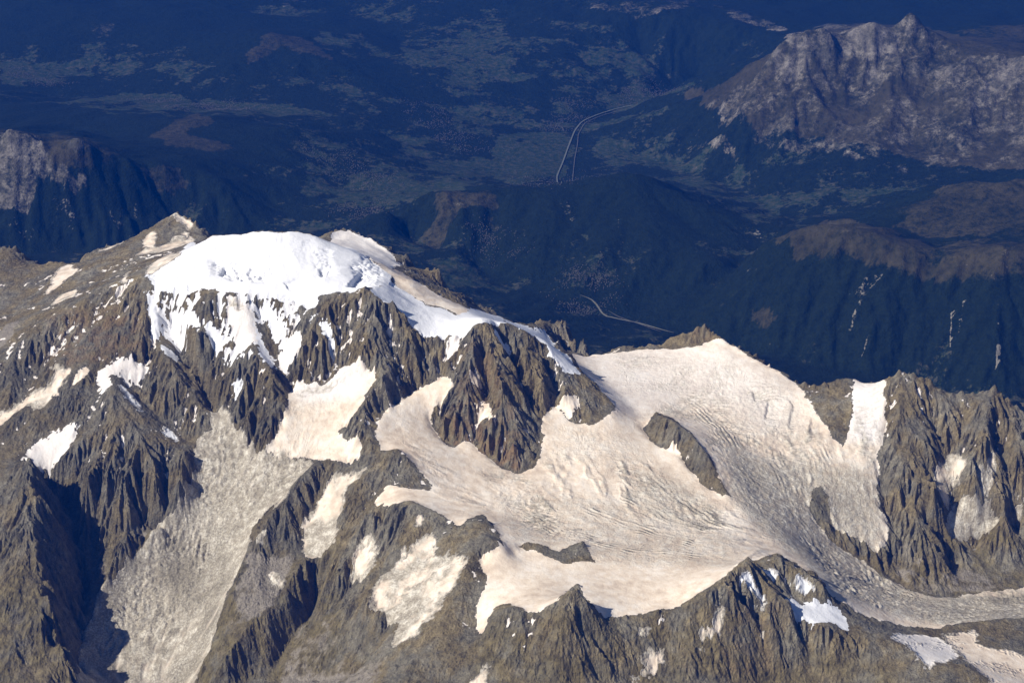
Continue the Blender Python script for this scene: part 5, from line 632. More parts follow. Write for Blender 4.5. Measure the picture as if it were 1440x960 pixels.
def alpine_material():
    k = NT('alpine_rock_snow_ice')
    snow, dust, ice, debris = k.attr('cover'); warm, olive, scree, rib = k.attr('tone')
    n1 = k.noise(420, 4); n2 = k.noise(70, 4); n3 = k.noise(17, 4, .7); n4 = k.noise((8, 8, 16), 2, .6); st = k.noise((38, 38, 230), 4, .6)
    f = k.math('ADD', k.math('ADD', k.math('MULTIPLY', n1, .25), k.math('MULTIPLY', n2, .20)), k.math('ADD', k.math('MULTIPLY', st, .2), k.math('ADD', k.math('MULTIPLY', n3, .17), k.math('MULTIPLY', n4, .18))))
    grey = k.ramp(f, [(.38, (.050,.045,.033)), (.455, (.130,.118,.086)), (.53, (.215,.196,.147)), (.62, (.38,.35,.27))])
    tan = k.ramp(f, [(.38, (.052,.041,.022)), (.455, (.140,.112,.060)), (.53, (.235,.189,.105)), (.62, (.39,.32,.19))])
    rock = k.mix(k.step(k.noise((260, 260, 500), 4, .6), .40, .60), grey, tan)
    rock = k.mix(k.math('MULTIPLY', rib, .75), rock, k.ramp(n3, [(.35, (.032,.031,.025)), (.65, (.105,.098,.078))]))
    wf = k.math('MULTIPLY', warm, k.step(k.noise((90, 90, 260), 3), .38, .62))
    rock = k.mix(k.math('MULTIPLY', wf, .8), rock, k.ramp(n2, [(.35, (.15,.09,.045)), (.65, (.29,.185,.095))]))
    of = k.math('MULTIPLY', olive, k.step(k.noise(160, 4), .36, .6))
    rock = k.mix(k.math('MULTIPLY', of, .75), rock, k.ramp(n2, [(.35, (.085,.069,.030)), (.65, (.22,.18,.085))]))
    sf = k.step(k.math('ADD', scree, k.math('MULTIPLY', k.math('SUBTRACT', n2, .5), 1.3)), .35, .75)
    rock = k.mix(sf, rock, k.ramp(n3, [(.3, (.20,.175,.14)), (.7, (.36,.32,.26))]))
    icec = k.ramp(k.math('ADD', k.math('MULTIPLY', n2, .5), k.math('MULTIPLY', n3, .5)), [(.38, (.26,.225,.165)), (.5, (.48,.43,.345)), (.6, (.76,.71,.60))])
    deb_shade = k.ramp(k.math('ADD', k.math('MULTIPLY', n1, .4), k.math('MULTIPLY', n3, .6)), [(.38, (.17,.15,.11)), (.52, (.32,.285,.22)), (.63, (.60,.56,.48))])
    icec = k.mix(debris, icec, deb_shade)
    dcol = k.ramp(k.math('ADD', k.math('MULTIPLY', n1, .5), k.math('MULTIPLY', n2, .5)), [(.36, (.60,.48,.36)), (.48, (.76,.64,.50)), (.62, (.88,.79,.67))])
    sn = k.mix(dust, (.84,.85,.88), dcol)
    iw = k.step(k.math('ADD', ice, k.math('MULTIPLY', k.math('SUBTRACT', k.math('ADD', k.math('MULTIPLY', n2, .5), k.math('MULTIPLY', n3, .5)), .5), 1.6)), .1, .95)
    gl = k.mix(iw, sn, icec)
    sm = k.step(k.math('ADD', snow, k.math('MULTIPLY', k.math('SUBTRACT', n3, .5), .7)), .38, .62)
    col = k.mix(sm, rock, gl)
    h = k.math('ADD', k.math('ADD', k.math('MULTIPLY', n2, 1.6), k.math('MULTIPLY', n4, .55)), k.math('ADD', k.math('MULTIPLY', n3, 1.3), k.math('MULTIPLY', st, 1.4)))
    hs = k.math('MULTIPLY', h, k.math('SUBTRACT', 1.0, k.math('MULTIPLY', sm, k.math('SUBTRACT', .85, k.math('MULTIPLY', ice, .5)))))
    return k.finish(col, k.math('SUBTRACT', .95, k.math('MULTIPLY', sm, .3)), hs, 18.0, .9)
def lowland_material():
    k = NT('valley_forest_meadow')
    meadow, alp, rock, scree = k.attr('cover')
    n1 = k.noise(900, 5); n2 = k.noise(95, 4, .65); n3 = k.noise(30, 3, .6)
    forest = k.ramp(k.math('ADD', k.math('MULTIPLY', n2, .5), k.math('MULTIPLY', n3, .5)), [(.35, (.003,.007,.005)), (.65, (.011,.019,.011))])
    mead = k.ramp(n2, [(.35, (.014,.028,.015)), (.5, (.027,.040,.023)), (.65, (.060,.058,.042))])
    alpc = k.ramp(k.math('ADD', k.math('MULTIPLY', n1, .5), k.math('MULTIPLY', n2, .5)), [(.35, (.013,.016,.008)), (.62, (.055,.049,.027))])
    lime = k.ramp(k.math('ADD', k.math('MULTIPLY', k.noise((520,700,330), 5, .62, 1.2), .55), k.math('ADD', k.math('MULTIPLY', n3, .2), k.math('MULTIPLY', n2, .25))), [(.36, (.028,.030,.020)), (.46, (.075,.072,.056)), (.53, (.135,.124,.103)), (.62, (.25,.23,.20))])
    patch = lambda w, lo=.42, hi=.58: k.step(k.math('ADD', w, k.math('MULTIPLY', k.math('SUBTRACT', k.math('ADD', k.math('MULTIPLY', n2, .6), k.math('MULTIPLY', n3, .4)), .5), 1.5)), lo, hi)
    c = k.mix(patch(meadow), forest, mead); c = k.mix(patch(alp, .22, .72), c, alpc); c = k.mix(patch(rock, .22, .78), c, lime)
    c = k.mix(patch(scree), c, (.20,.19,.165))
    return k.finish(c, .95, k.math('ADD', k.math('MULTIPLY', n2, 2.0), n3), 30.0, .6, .1)
def plain_material(name, ca, cb, wl=40):
    k = NT(name); return k.finish(k.mix(k.noise(wl, 3), ca, cb), .9)
ALPINE = alpine_material(); LOWLAND = lowland_material()

# ------------------------------------------------------------------ terrain heights
HF, HN = base_surfaces(RIDGES, FAR_RIDGES)
gx, gy = GN.coords()
SNOWY = ('snow', 'pale', 'dusty', 'ice')
def warp(x, y, s=1.0):
    return (x+s*(26*gnoise(x/150, y/150, 5)+13*gnoise(x/48, y/48, 6)+5*gnoise(x/19, y/19, 8)),
            y+s*(26*gnoise(x/150, y/150, 15)+13*gnoise(x/48, y/48, 16)+5*gnoise(x/19, y/19, 18)))
snow_g = np.zeros(HN.shape); soft = {}
for key, cls, sf, val, pts in ZONES:
    if key is None:
        A = blur(inside(pts, gx, gy).astype(float)*val, max(.8, sf/GN.d/1.5)); soft[cls] = np.maximum(soft.get(cls, 0), A)
    elif cls in SNOWY: snow_g[inside(pts, gx, gy)] = 1
    elif cls == 'mixed': snow_g[inside(pts, gx, gy)] = .45
for key, cls, sf, val, pts in ZONES:
    if key and key.startswith('outcrop'): snow_g[inside(pts, gx, gy)] = 0
for c in ('ice', 'white', 'debris', 'crev', 'warm', 'olive', 'scree', 'stripe', 'smooth', 'clean'): soft.setdefault(c, np.zeros(HN.shape))
snow_s = blur(snow_g, 1.5)
wide = blur(HN, 5.0); H0 = blur(HN, .8)
glac = np.clip(blur(snow_g, 3.0)*1.6-.6, 0, 1)
H0 = H0+(wide-H0)*glac*.85
def slope_dir(H, sig, d):
    B = blur(H, sig); a, b = np.gradient(B, d); m = np.hypot(a, b)+1e-6; return -b/m, -a/m, m
H1 = H0
rib_g = 0
for cell, amp, s, sig in ((520, 46, 101, 5), (260, 33, 202, 3), (130, 22, 303, 2)):
    dx, dy, m = slope_dir(H1, sig, GN.d)
    ok = (np.clip((m-.25)/.6, 0, 1.1)+.6*np.clip((m-.85)/.4, 0, 1))*(1-snow_s*.93)*(1-soft['smooth'])*np.clip(.95+.7*gnoise(gx/900, gy/900, s+9), .4, 1.6)
    q = gully(gx+.5*cell*gnoise(gx/cell/1.7, gy/cell/1.7, s+3), gy+.5*cell*gnoise(gx/cell/1.3, gy/cell/1.3, s+4), dx, dy, cell, s, .95)
    rib_g = rib_g+q*amp/60; H1 = H1+q*amp*ok
dxg, dyg, mg = slope_dir(H1, 1.5, GN.d)

# fine sheet of the massif
NR, NC = 1150, 1050
ty = np.linspace(10350, 18900, NR); half = .33*ty+320
Y = np.repeat(ty[:,None], NC, 1); X = np.linspace(-1, 1, NC)[None,:]*half[:,None]
def smooth_sample(A, x, y):
    """bilinear samples of a lightly tensor-smoothed grid"""
    o = 6.5; return .25*(GN.sample(A, x-o, y-o)+GN.sample(A, x+o, y-o)+GN.sample(A, x-o, y+o)+GN.sample(A, x+o, y+o))
Z = smooth_sample(H1, X, Y)
sn = GN.sample(snow_s, X, Y); mm = GN.sample(mg, X, Y); ddx = GN.sample(dxg, X, Y); ddy = GN.sample(dyg, X, Y)
q = np.hypot(ddx, ddy)+1e-6; ddx /= q; ddy /= q
rk = np.clip((mm-.2)/.6, 0, 1.3)*(1-sn*.95)*(1-.6*GN.sample(soft['smooth'], X, Y)); rib = GN.sample(rib_g, X, Y)
wall = np.clip((mm-.62)/.4, 0, 1.25)*(1-sn*.95)*(1-.92*np.clip(GN.sample(soft['smooth'], X, Y)*1.5, 0, 1))
for cell, fr, amp, s in ((260, 2.7, 28, 411), (150, 2.8, 15, 412), (80, 2.4, 7.5, 413)):
    q = gully(X+.22*cell*gnoise(X/cell/1.2, Y/cell/1.2, s+3), Y+.22*cell*gnoise(X/cell/1.2, Y/cell/1.2, s+4), ddx, ddy, cell, s, fr)
    q *= np.clip(.75+1.2*gnoise(X/cell/1.5, Y/cell/1.5, s+5), .05, 1.7); Z += q*amp*wall; rib = rib+q*amp/40*np.clip(wall, 0, 1)
for cell, amp, s in ((68, 8.0, 404), (34, 5.5, 505)):
    q = gully(X+.5*cell*gnoise(X/cell/1.6, Y/cell/1.6, s+3), Y+.5*cell*gnoise(X/cell/1.6, Y/cell/1.6, s+4), ddx, ddy, cell, s, .95)*np.clip(.7+1.3*gnoise(X/cell/4, Y/cell/4, s+5), 0, 1.8); Z += q*amp*rk; rib = rib+q*amp/60
Z += (1-sn*.85)*((15-7*np.clip(wall, 0, 1))*fbm(X, Y, 130, 4, 71)+(10*ridged(X, Y, 46, 2, 72)*(1-.3*np.clip(wall, 0, 1))+5.5*gnoise(X/17, Y/21, 73))*np.clip(mm, .15, 1.1))
Z += sn*(8*fbm(X, Y, 330, 3, 75))+sn*np.clip((Z-3950)/300, 0, 1)*13*ridged(X, Y, 420, 2, 76)
cv = GN.sample(soft['crev'], X, Y)*np.clip(sn*1.3-.3, 0, 1)
wx = X+45*gnoise(X/260, Y/260, 81); wy = Y+45*gnoise(X/260, Y/260, 82)
ca = ddx*wx+ddy*wy; cb = -ddy*wx+ddx*wy
gxs = GN.sample(blur(dxg, 8), X, Y); gys = GN.sample(blur(dyg, 8), X, Y)
ang = .5*gnoise(X/700, Y/700, 83)
cra = ridged(wx/1.0, wy/2.2, 60, 2, 84); crb = ridged(wx/2.4, wy/1.0, 46, 2, 85)
mixc = np.clip(.5+1.6*gnoise(X/500, Y/500, 86), 0, 1)
dens = np.clip(.7+1.0*gnoise(X/340, Y/340, 87), 0, 1)
crp = np.clip(cra*mixc+crb*(1-mixc)+.15, 0, 1); Z -= cv*dens*18*crp
Z += cv*4*gnoise(X/30, Y/30, 88)

band = np.zeros(X.shape, np.float32)
for key, cls, sf, val, pts in ZONES:
    if cls != 'band': continue
    P = np.array(pts, float); lo = P.min(0)-280; hi = P.max(0)+280
    w = np.where((X > lo[0])&(X < hi[0])&(Y > lo[1])&(Y < hi[1]))
    px_ = X[w]+22*gnoise(X[w]/160, Y[w]/160, 61)+6*gnoise(X[w]/35, Y[w]/35, 62); py_ = Y[w]+22*gnoise(X[w]/160, Y[w]/160, 63)
    best = np.full(px_.shape, 1e9); along = np.zeros(px_.shape)
    for i_, (a_, b_) in enumerate(zip(P[:-1], P[1:])):
        d_ = b_-a_; t_ = np.clip(((px_-a_[0])*d_[0]+(py_-a_[1])*d_[1])/(d_@d_+1e-6), 0, 1)
        dist = np.hypot(px_-a_[0]-t_*d_[0], py_-a_[1]-t_*d_[1]); up = dist < best
        best[up] = dist[up]; along[up] = ((i_+t_)/(len(P)-1))[up]
    fade = np.clip(np.minimum(along, 1-along)*5, 0, 1)*np.clip(.75+.9*gnoise(X[w]/190, Y[w]/190, 64), .1, 1.3)
    band[w] = np.maximum(band[w], val*fade*np.exp(-(best/95)**2)*(.5+.5*np.cos(best*(2*math.pi/44))))
band *= np.clip(sn*1.5-.4, 0, 1); Z += 3.5*band
for key, cls, sf, val, pts in ZONES:
    if cls != 'needle': continue
    for nx_, ny_ in pts:
        w = np.where((np.abs(X-nx_) < sf*1.3)&(np.abs(Y-ny_) < sf*1.3)); dd = np.hypot((X[w]-nx_)+6*gnoise(X[w]/22, Y[w]/22, 93), (Y[w]-ny_)+6*gnoise(X[w]/22, Y[w]/22, 94))/sf
        Z[w] += val*np.clip(1-dd, 0, 1)**.85
for key, cls, sf, val, pts in ZONES:
    if cls != 'scarp': continue
    P = np.array(pts, float); lo = P.min(0)-260; hi = P.max(0)+260
    w = np.where((X > lo[0])&(X < hi[0])&(Y > lo[1])&(Y < hi[1])); px_ = X[w]+9*gnoise(X[w]/35, Y[w]/35, 97); py_ = Y[w]+9*gnoise(X[w]/35, Y[w]/35, 98)
    best = np.full(px_.shape, 1e9); side = np.zeros(px_.shape); along = np.zeros(px_.shape)
    for i_, (a_, b_) in enumerate(zip(P[:-1], P[1:])):
        d_ = b_-a_; t_ = np.clip(((px_-a_[0])*d_[0]+(py_-a_[1])*d_[1])/(d_@d_+1e-6), 0, 1)
        ex, ey = px_-a_[0]-t_*d_[0], py_-a_[1]-t_*d_[1]; dist = np.hypot(ex, ey); up = dist < best
        best[up] = dist[up]; side[up] = (ex*d_[1]-ey*d_[0])[up]; along[up] = ((i_+t_)/(len(P)-1))[up]
    sd = best*np.sign(side)
    Z[w] -= val*np.clip(sd/14+.3, 0, 1)*np.exp(-(np.maximum(sd, 0)/150)**2)*np.clip(np.minimum(along, 1-along)*5, 0, 1)

moraine = np.clip(GN.sample(soft['debris'], X, Y)+.6*GN.sample(soft['stripe'], X, Y), 0, 1)*sn
gl = np.hypot(gxs, gys)+1e-6; fl = gully(X, Y, gxs/gl, gys/gl, 210, 701, .9)*.6+gully(X, Y, gxs/gl, gys/gl, 95, 702, .9)*.4
Z += moraine*(5*fl+14*fbm(X, Y, 170, 4, 78))

# ------------------------------------------------------------------ cover classes and owners
wx, wy = warp(X, Y)
owner = np.zeros(X.shape, np.int32); snow = np.zeros(X.shape, np.float32); dust = np.zeros(X.shape, np.float32); ice_shade = np.zeros(X.shape, np.float32); screev = np.zeros(X.shape, np.float32)
fine = fbm(X, Y, 60, 3, 91); deb_shade = np.zeros(X.shape, np.float32)
DIRTY = ('lower_glacier', 'tongue', 'hanging_glacier', 'spur_snow', 'spur_patch', 'cirque_low', 'peak_patch', 'slab_snow', 'frontier_patch', 'needle_snow', 'hollow_snow', 'aiguille_patch', 'cirque_ice', 'pyramid_patch', 'snowfield')
order = [i for i, z in enumerate(ZONES) if z[0] and z[1] not in ('scarp', 'needle', 'band') and not z[0].startswith('outcrop')]+[i for i, z in enumerate(ZONES) if z[0] and z[0].startswith('outcrop')]
for i in order:
    key, cls, sf, val, pts = ZONES[i]
    if cls == 'own':
        m = inside(pts, wx, wy) if key.startswith('outcrop') else inside(pts, X, Y)
        owner[m] = i+1
        if key.startswith('outcrop'): snow[m] = 0
        continue
    big = key in ('peak_patch', 'slab_snow', 'great_glacier', 'lower_glacier', 'upper_arm', 'dome', 'bowl', 'shoulder')
    P = np.array(pts, float); lo = P.min(0)-80; hi = P.max(0)+80
    w = np.where((X > lo[0])&(X < hi[0])&(Y > lo[1])&(Y < hi[1]))
    S = blur(inside(pts, gx, gy).astype(float), 1.1 if big else 1.7); S = GN.sample(S/max(.25, S.max()), wx[w], wy[w])
    edge = .5+(.15 if big else .26)*fine[w]*1.6+(.05 if big else .2)*np.clip(rib[w], -1, 1)+(.05 if big else .17)*gnoise(X[w]/20, Y[w]/26, 96)
    m = np.zeros(X.shape, bool); m[w] = S > edge
    dirt = np.zeros(X.shape, np.float32); dirt[w] = np.clip(1-(S-edge)*(4.5 if key == 'lower_glacier' else 2.6), 0, 1)
    if cls == 'mixed':
        m &= (-rib*.55+.9*fine-.02 > 0); snow[m] = 1; dust[m] = .15; owner[m] = i+1; continue
    if cls == 'scree': screev[m] = 1; owner[m] = i+1; continue
    snow[m] = 1; owner[m] = i+1
    dust[m] = {'snow': .0, 'pale': .45, 'dusty': .95, 'ice': .9}[cls]
    ice_shade[m] = {'ice': .95}.get(cls, 0.0)
    if key in DIRTY: ice_shade[m] = np.maximum(ice_shade[m], dirt[m]*.8); deb_shade[m] = dirt[m]*(.9 if key == 'lower_glacier' else .55)
sq = lambda n: GN.sample(soft[n], X, Y)
ice_shade = ice_shade+band*.8+cv*dens*crp*.9*np.clip(dust*1.5, 0, 1)+sq('stripe')*.6*np.clip(fl, -1, 1)  # crevasse bottoms: dirty ice, with their shade painted in as extra grey
ice_shade = np.clip(np.maximum(ice_shade, sq('ice')), 0, 1); dust = np.clip(dust-sq('white')*.8, 0, 1)
# thin snow caught in the gullies high up
thin = (snow < .5)&(Z > 3150)&(-rib*.62+1.1*fine-(4300-Z)/2600 > .5)&(mm < 1.6)&(Y < 17000)
snow[thin] = .75; dust[thin] = .6
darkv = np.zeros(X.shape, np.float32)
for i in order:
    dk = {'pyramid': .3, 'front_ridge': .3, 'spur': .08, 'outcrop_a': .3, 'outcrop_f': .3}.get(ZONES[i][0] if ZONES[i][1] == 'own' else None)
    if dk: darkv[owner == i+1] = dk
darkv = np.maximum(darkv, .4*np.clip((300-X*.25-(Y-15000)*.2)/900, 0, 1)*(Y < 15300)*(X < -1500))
for i in order:
    if ZONES[i][0] in ('tongue', 'hanging_glacier', 'spur_patch', 'cirque_snow', 'peak_patch', 'frontier_patch', 'aiguille_patch', 'cirque_low', 'spur_snow', 'needle_snow', 'hollow_snow'):
        m = (owner == i+1)&(dust > .5); ice_shade[m] = np.clip(ice_shade[m]+.36+1.3*fbm(X[m], Y[m], 170, 3, 95), 0, 1)
deb_shade = np.maximum(deb_shade, np.clip(band*.85, 0, 1)); deb_shade = np.maximum(deb_shade, cv*dens*np.clip(crp-.45, 0, 1)*.9*np.clip(dust*1.5, 0, 1))  # dirt bands, plus crevasse shade painted darker through the debris weight
cover_deb_shade = np.clip(np.maximum(sq('debris')*(.95+.35*np.clip(fl, -1, 1)+1.7*fbm(X, Y, 300, 4, 99))-.9*sq('clean')*np.clip(.6+2*fbm(X, Y, 110, 3, 89), 0, 1), deb_shade), 0, 1)
cover = np.stack([snow, dust, ice_shade, cover_deb_shade], -1).astype(np.float32)
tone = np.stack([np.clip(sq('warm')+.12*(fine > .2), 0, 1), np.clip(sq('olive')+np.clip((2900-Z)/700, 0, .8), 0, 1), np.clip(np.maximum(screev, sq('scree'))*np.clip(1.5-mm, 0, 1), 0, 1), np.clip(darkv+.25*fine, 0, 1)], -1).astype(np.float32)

# ------------------------------------------------------------------ objects out of the sheet
def mesh_object(name, verts, faces, mat, attrs=(), parent=None, smooth=True):
    me = bpy.data.meshes.new(name); nf = len(faces); w = faces.shape[1]
    base = verts.mean(0); base[2] = verts[:,2].min()
    me.vertices.add(len(verts)); me.vertices.foreach_set('co', (verts-base).astype(np.float32).ravel())
    me.loops.add(nf*w); me.loops.foreach_set('vertex_index', faces.astype(np.int32).ravel())
    me.polygons.add(nf); me.polygons.foreach_set('loop_start', np.arange(0, nf*w, w, dtype=np.int32))
    me.polygons.foreach_set('use_smooth', np.full(nf, smooth, bool)); me.update(calc_edges=True)
    for an, av in attrs:
        a = me.attributes.new(an, 'FLOAT_COLOR', 'POINT'); a.data.foreach_set('color', av.astype(np.float32).ravel())
    me.materials.append(mat); o = bpy.data.objects.new(name, me); scene.collection.objects.link(o)
    o.location = base
    if parent is not None:
        o.parent = parent; o.location = Vector(base)-parent.location
    return o
def tag(o, label=None, cat=None, kind=None, group=None):
    for a, b in (('label', label), ('category', cat), ('kind', kind), ('group', group)):
        if b: o[a] = b
    return o
# owner key: (name, parent key, label, category)
INFO = {
 'massif': ('mountain', None, 'high brown rock mountain wall under the white snow dome, split by snow gullies', 'mountain'),
 'spur': ('rock_spur', None, 'brown stepped rock spur descending to lower left between the two lower glaciers', 'mountain spur'),
 'pyramid': ('rock_pyramid', None, 'dark triangular rock peak rising left of the grey lower glacier', 'mountain peak'),
 'front_ridge': ('rock_ridge', None, 'nearly black rock ridge in the lower left corner with a deep shadow on its right', 'mountain ridge'),
 'pillar': ('pillar_mountain', None, 'fluted brown granite mountain with orange pillars standing in the middle of the glaciers', 'mountain peak'),
 'aiguilles': ('needle_ridge', None, 'jagged brown rock needles along the right side above the glacier', 'mountain ridge'),
 'frontier': ('rock_ridge', None, 'olive brown rock ridge along the bottom edge in front of the big glacier', 'mountain ridge'),
 'left_peak': ('rock_peak', None, 'pointed brown peak with snow streaks at upper left behind the snow dome', 'mountain peak'),
 'outcrop_a': ('rock_outcrop', None, 'long dark rock island curving through the big glacier right of the pillars', 'rock'),
 'outcrop_b': ('rock_outcrop', None, 'low dark rock crest poking from the glacier near the foreground bay', 'rock'),
 'outcrop_c': ('rock_outcrop', None, 'small brown rock island in the grey icefall left of the needles', 'rock'),
 'outcrop_d': ('rock_tower', None, 'small brown rock tower on the snowy skyline at the top of the big glacier', 'rock'),
 'outcrop_e': ('rock_outcrop', None, 'narrow rock rib hanging below the skyline between two snow slopes on the right', 'rock'),
 'outcrop_f': ('rock_outcrop', None, 'dark rounded rock knolls where the middle spur meets the glacier', 'rock'),
 'dome': ('snow_dome', None, 'brilliant white rounded snow summit, the brightest part of the picture', 'snow dome'),
 'ice_face': ('ice_face', None, 'steep white ice and rock face directly below the snow dome', 'ice face'),
 'face_patch': ('snow_patch', 'massif', None, None),
 'shoulder': ('snow_shoulder', None, 'dusty beige snow slope on the right shoulder behind the snow dome', 'snow slope'),
 'bowl': ('snow_bowl', None, 'white snow saddle between the dome and the pillar mountain', 'snow slope'),
 'crest_snow': ('snow_patch', 'pillar', None, None), 'pillar_patch': ('snow_patch', 'pillar', None, None),
 'great_glacier': ('glacier', None, 'broad beige glacier filling the basin from centre to the right edge', 'glacier'),
 'upper_arm': ('glacier', None, 'smooth cream glacier bowl at the foot of the steep white face', 'glacier'),
 'lower_glacier': ('glacier', None, 'grey debris covered glacier running down to the bottom edge at left', 'glacier'),
 'peak_patch': ('snow_patch', 'left_peak', None, None), 'cirque_snow': ('snow_patch', 'massif', None, None), 'summit_patch': ('snow_patch', 'massif', None, None),
 'pyramid_patch': ('snow_patch', 'pyramid', None, None), 'hanging_snow': ('snowfield', None, 'bright tilted snow patch left of the dark triangular peak', 'snowfield'),
 'tongue': ('glacier', None, 'narrow beige glacier tongue hanging on the brown spur in the lower middle', 'glacier'),
 'spur_patch': ('snow_patch', 'spur', None, None),
 'spur_snow': ('snow_patch', None, 'small upright cream snow patch on the middle spur between two hanging glaciers', 'snow patch'),
 'cirque_low': ('snow_patch', None, 'long cream snow strip slanting through the hollow at the left edge', 'snow patch'),
 'cirque_high': ('snow_patch', None, 'white forked snow patch just above the dark triangular peak', 'snow patch'),
 'frontier_snow': ('snow_patch', None, 'bright white snow patch behind the foreground ridge summit at lower right', 'snow patch'),
 'needle_snow': ('snow_patch', None, 'dusty snow filling the hollow between the two big rock needles at right', 'snow patch'),
 'hollow_snow': ('snow_patch', None, 'forked dusty snow strip beside the rightmost rock needle', 'snow patch'),
 'slab_snow': ('snow_patch', None, 'leaning cream snow slab on the left slope below the pointed peak', 'snow patch'),
 'hanging_glacier': ('glacier', None, 'small crumpled cream and grey glacier in the hollow at bottom centre', 'glacier'),
 'frontier_patch': ('snow_patch', 'frontier', None, None),
 'snowfield': ('snowfield', None, None, 'snowfield'),
 'aiguille_patch': ('snow_patch', 'aiguilles', None, None), 'cirque_ice': ('ice_patch', 'aiguilles', 'grey bare ice below the snow hollow', None),
}
SNOWFIELD_LABELS = ['white snowfield dropping over the bottom right ridge', 'dusty beige snowfield in the bottom right corner']
idx = np.arange(NR*NC, dtype=np.int64).reshape(NR, NC)
faces = np.stack([idx[:-1,:-1], idx[:-1,1:], idx[1:,1:], idx[1:,:-1]], -1).reshape(-1, 4)
fo = owner[:-1,:-1].reshape(-1)
V = np.stack([X, Y, Z], -1).reshape(-1, 3); CV = cover.reshape(-1, 4); TN = tone.reshape(-1, 4)
order_f = np.argsort(fo, kind='stable'); fos = fo[order_f]
built = {}
def cut(oid, key, parent):
    a, b = np.searchsorted(fos, oid), np.searchsorted(fos, oid+1)
    if b-a < 12: return None
    f = faces[order_f[a:b]]; u, inv = np.unique(f.ravel(), return_inverse=True)
    smooth = key not in MOUNT
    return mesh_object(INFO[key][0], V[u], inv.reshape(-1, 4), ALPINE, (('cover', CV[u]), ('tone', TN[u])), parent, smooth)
MOUNT = ('massif', 'spur', 'pyramid', 'front_ridge', 'pillar', 'aiguilles', 'frontier', 'left_peak')
jobs = [(0, 'massif')]+[(i+1, z[0]) for i, z in enumerate(ZONES) if z[0]]
nsf = 0
for phase in (0, 1):
    for oid, key in jobs:
        name, par, label, cat = INFO[key]
        if (par is not None) != bool(phase): continue
        first = built.get(key)
        o = cut(oid, key, built.get(par) if par else first)
        if o is None: continue
        if par is None and key == 'snowfield':
            tag(o, SNOWFIELD_LABELS[nsf], cat); o.parent = None; o.location += Vector((0, 0, 0))
            if nsf: o.location = Vector(o.location)+built[key].location
            nsf += 1; built.setdefault(key, o); continue
        if par is None and first is None: tag(o, label, cat, 'structure' if key in MOUNT or key == 'ice_face' else None); built[key] = o
        elif par is None: o.name = 'snow_slope'
        elif label: o['label'] = label

# the massif beyond the fine sheet, coarser
ox, oy = np.meshgrid(np.arange(-16000, 16001, 110.), np.arange(8200, 20001, 110.))
dx, dy, m_ = slope_dir(HF, 2, GF.d); oz = GF.sample(HF, ox, oy)-25
oa, ob = GF.sample(dx, ox, oy), GF.sample(dy, ox, oy); oz += 70*gully(ox, oy, oa, ob, 900, 801)+110*fbm(ox, oy, 2400, 4, 802)*np.clip((np.abs(ox)-.33*oy)/900, 0, 1)
inn = (np.abs(ox) < .33*oy+190)&(oy > 10480)&(oy < 18700); oz[inn] -= 60
qi = np.arange(ox.size).reshape(ox.shape); of_ = np.stack([qi[:-1,:-1], qi[:-1,1:], qi[1:,1:], qi[1:,:-1]], -1).reshape(-1, 4)
of_ = of_[~inn.ravel()[of_].all(1)]; u, inv = np.unique(of_.ravel(), return_inverse=True)
OV = np.stack([ox, oy, oz], -1).reshape(-1, 3)[u]; oc = np.zeros((len(u), 4)); ot = np.zeros((len(u), 4)); ot[:,1] = np.clip((2900-OV[:,2])/700, 0, .8)
tag(mesh_object('mountain_slope', OV, inv.reshape(-1, 4), ALPINE, (('cover', oc), ('tone', ot))), 'brown lower slopes around the foot of the massif', 'slope', 'structure')

# ------------------------------------------------------------------ far valley and hills
FR, FC = 640, 600
FWID = 3200.; t = np.linspace(0, 1, FR); fy = 18600*(62000/18600.)**t; fh = .33*fy+FWID
FY = np.repeat(fy[:,None], FC, 1); FX = np.linspace(-1, 1, FC)[None,:]*fh[:,None]
fgx, fgy = GF.coords()
H2 = HF
lime_g = np.zeros(HF.shape)
for z in FAR_ZONES:
    if z[1] == 'rock': lime_g[inside(z[3], fgx, fgy)] = 1
lime_g = blur(lime_g, 2)
for cell, amp, s, sig in ((1500, 80, 601, 3), (700, 50, 602, 2)):
    dx, dy, m = slope_dir(H2, sig, GF.d); H2 = H2+amp*np.clip((m-.06)/.35, 0, 1.2)*(1-.1*lime_g)*gully(fgx, fgy, dx, dy, cell, s, .9)
H2 = H2+np.clip((HF-750)/600, .03, 1)*70*fbm(fgx, fgy, 2600, 4, 611)+np.clip((fgy-34000)/6000, 0, 1)*260*np.clip(ridged(fgx, fgy, 5200, 4, 612)+.3, 0, 2)
H2 = H2+lime_g*(95*ridged(fgx, fgy, 1500, 3, 614)+70*fbm(fgx, fgy, 700, 3, 615))
dxf, dyf, mf = slope_dir(H2, 1.2, GF.d)
FZ = GF.sample(H2, FX, FY); m = GF.sample(mf, FX, FY)
a = GF.sample(dxf, FX, FY); b = GF.sample(dyf, FX, FY); q = np.hypot(a, b)+1e-6; a /= q; b /= q
wx, wy = FX+120*gnoise(FX/500, FY/500, 31)+50*gnoise(FX/150, FY/150, 32), FY+120*gnoise(FX/500, FY/500, 41)+50*gnoise(FX/150, FY/150, 42)
lay = {k: np.zeros(FX.shape) for k in ('meadow', 'alp', 'rock', 'scree')}
for key, cls, w, pts in FAR_ZONES:
    if cls in lay:
        mk = inside(pts, wx, wy) if cls != 'scree' else inside(pts, FX+20*gnoise(FX/90, FY/90, 33), FY+20*gnoise(FX/90, FY/90, 34))
        lay[cls][mk] = w
steep = np.clip((m-.1)/.6, 0, 1.3)
for key, cls, w, pts in FAR_ZONES:
    if cls == 'summit':
        d_ = np.hypot(FX-pts[0][0]+40*gnoise(FX/140, FY/140, 35), FY-pts[0][1]); Z_ = np.clip(1-d_/abs(w[1]), 0, 1); FZ += w[0]*Z_
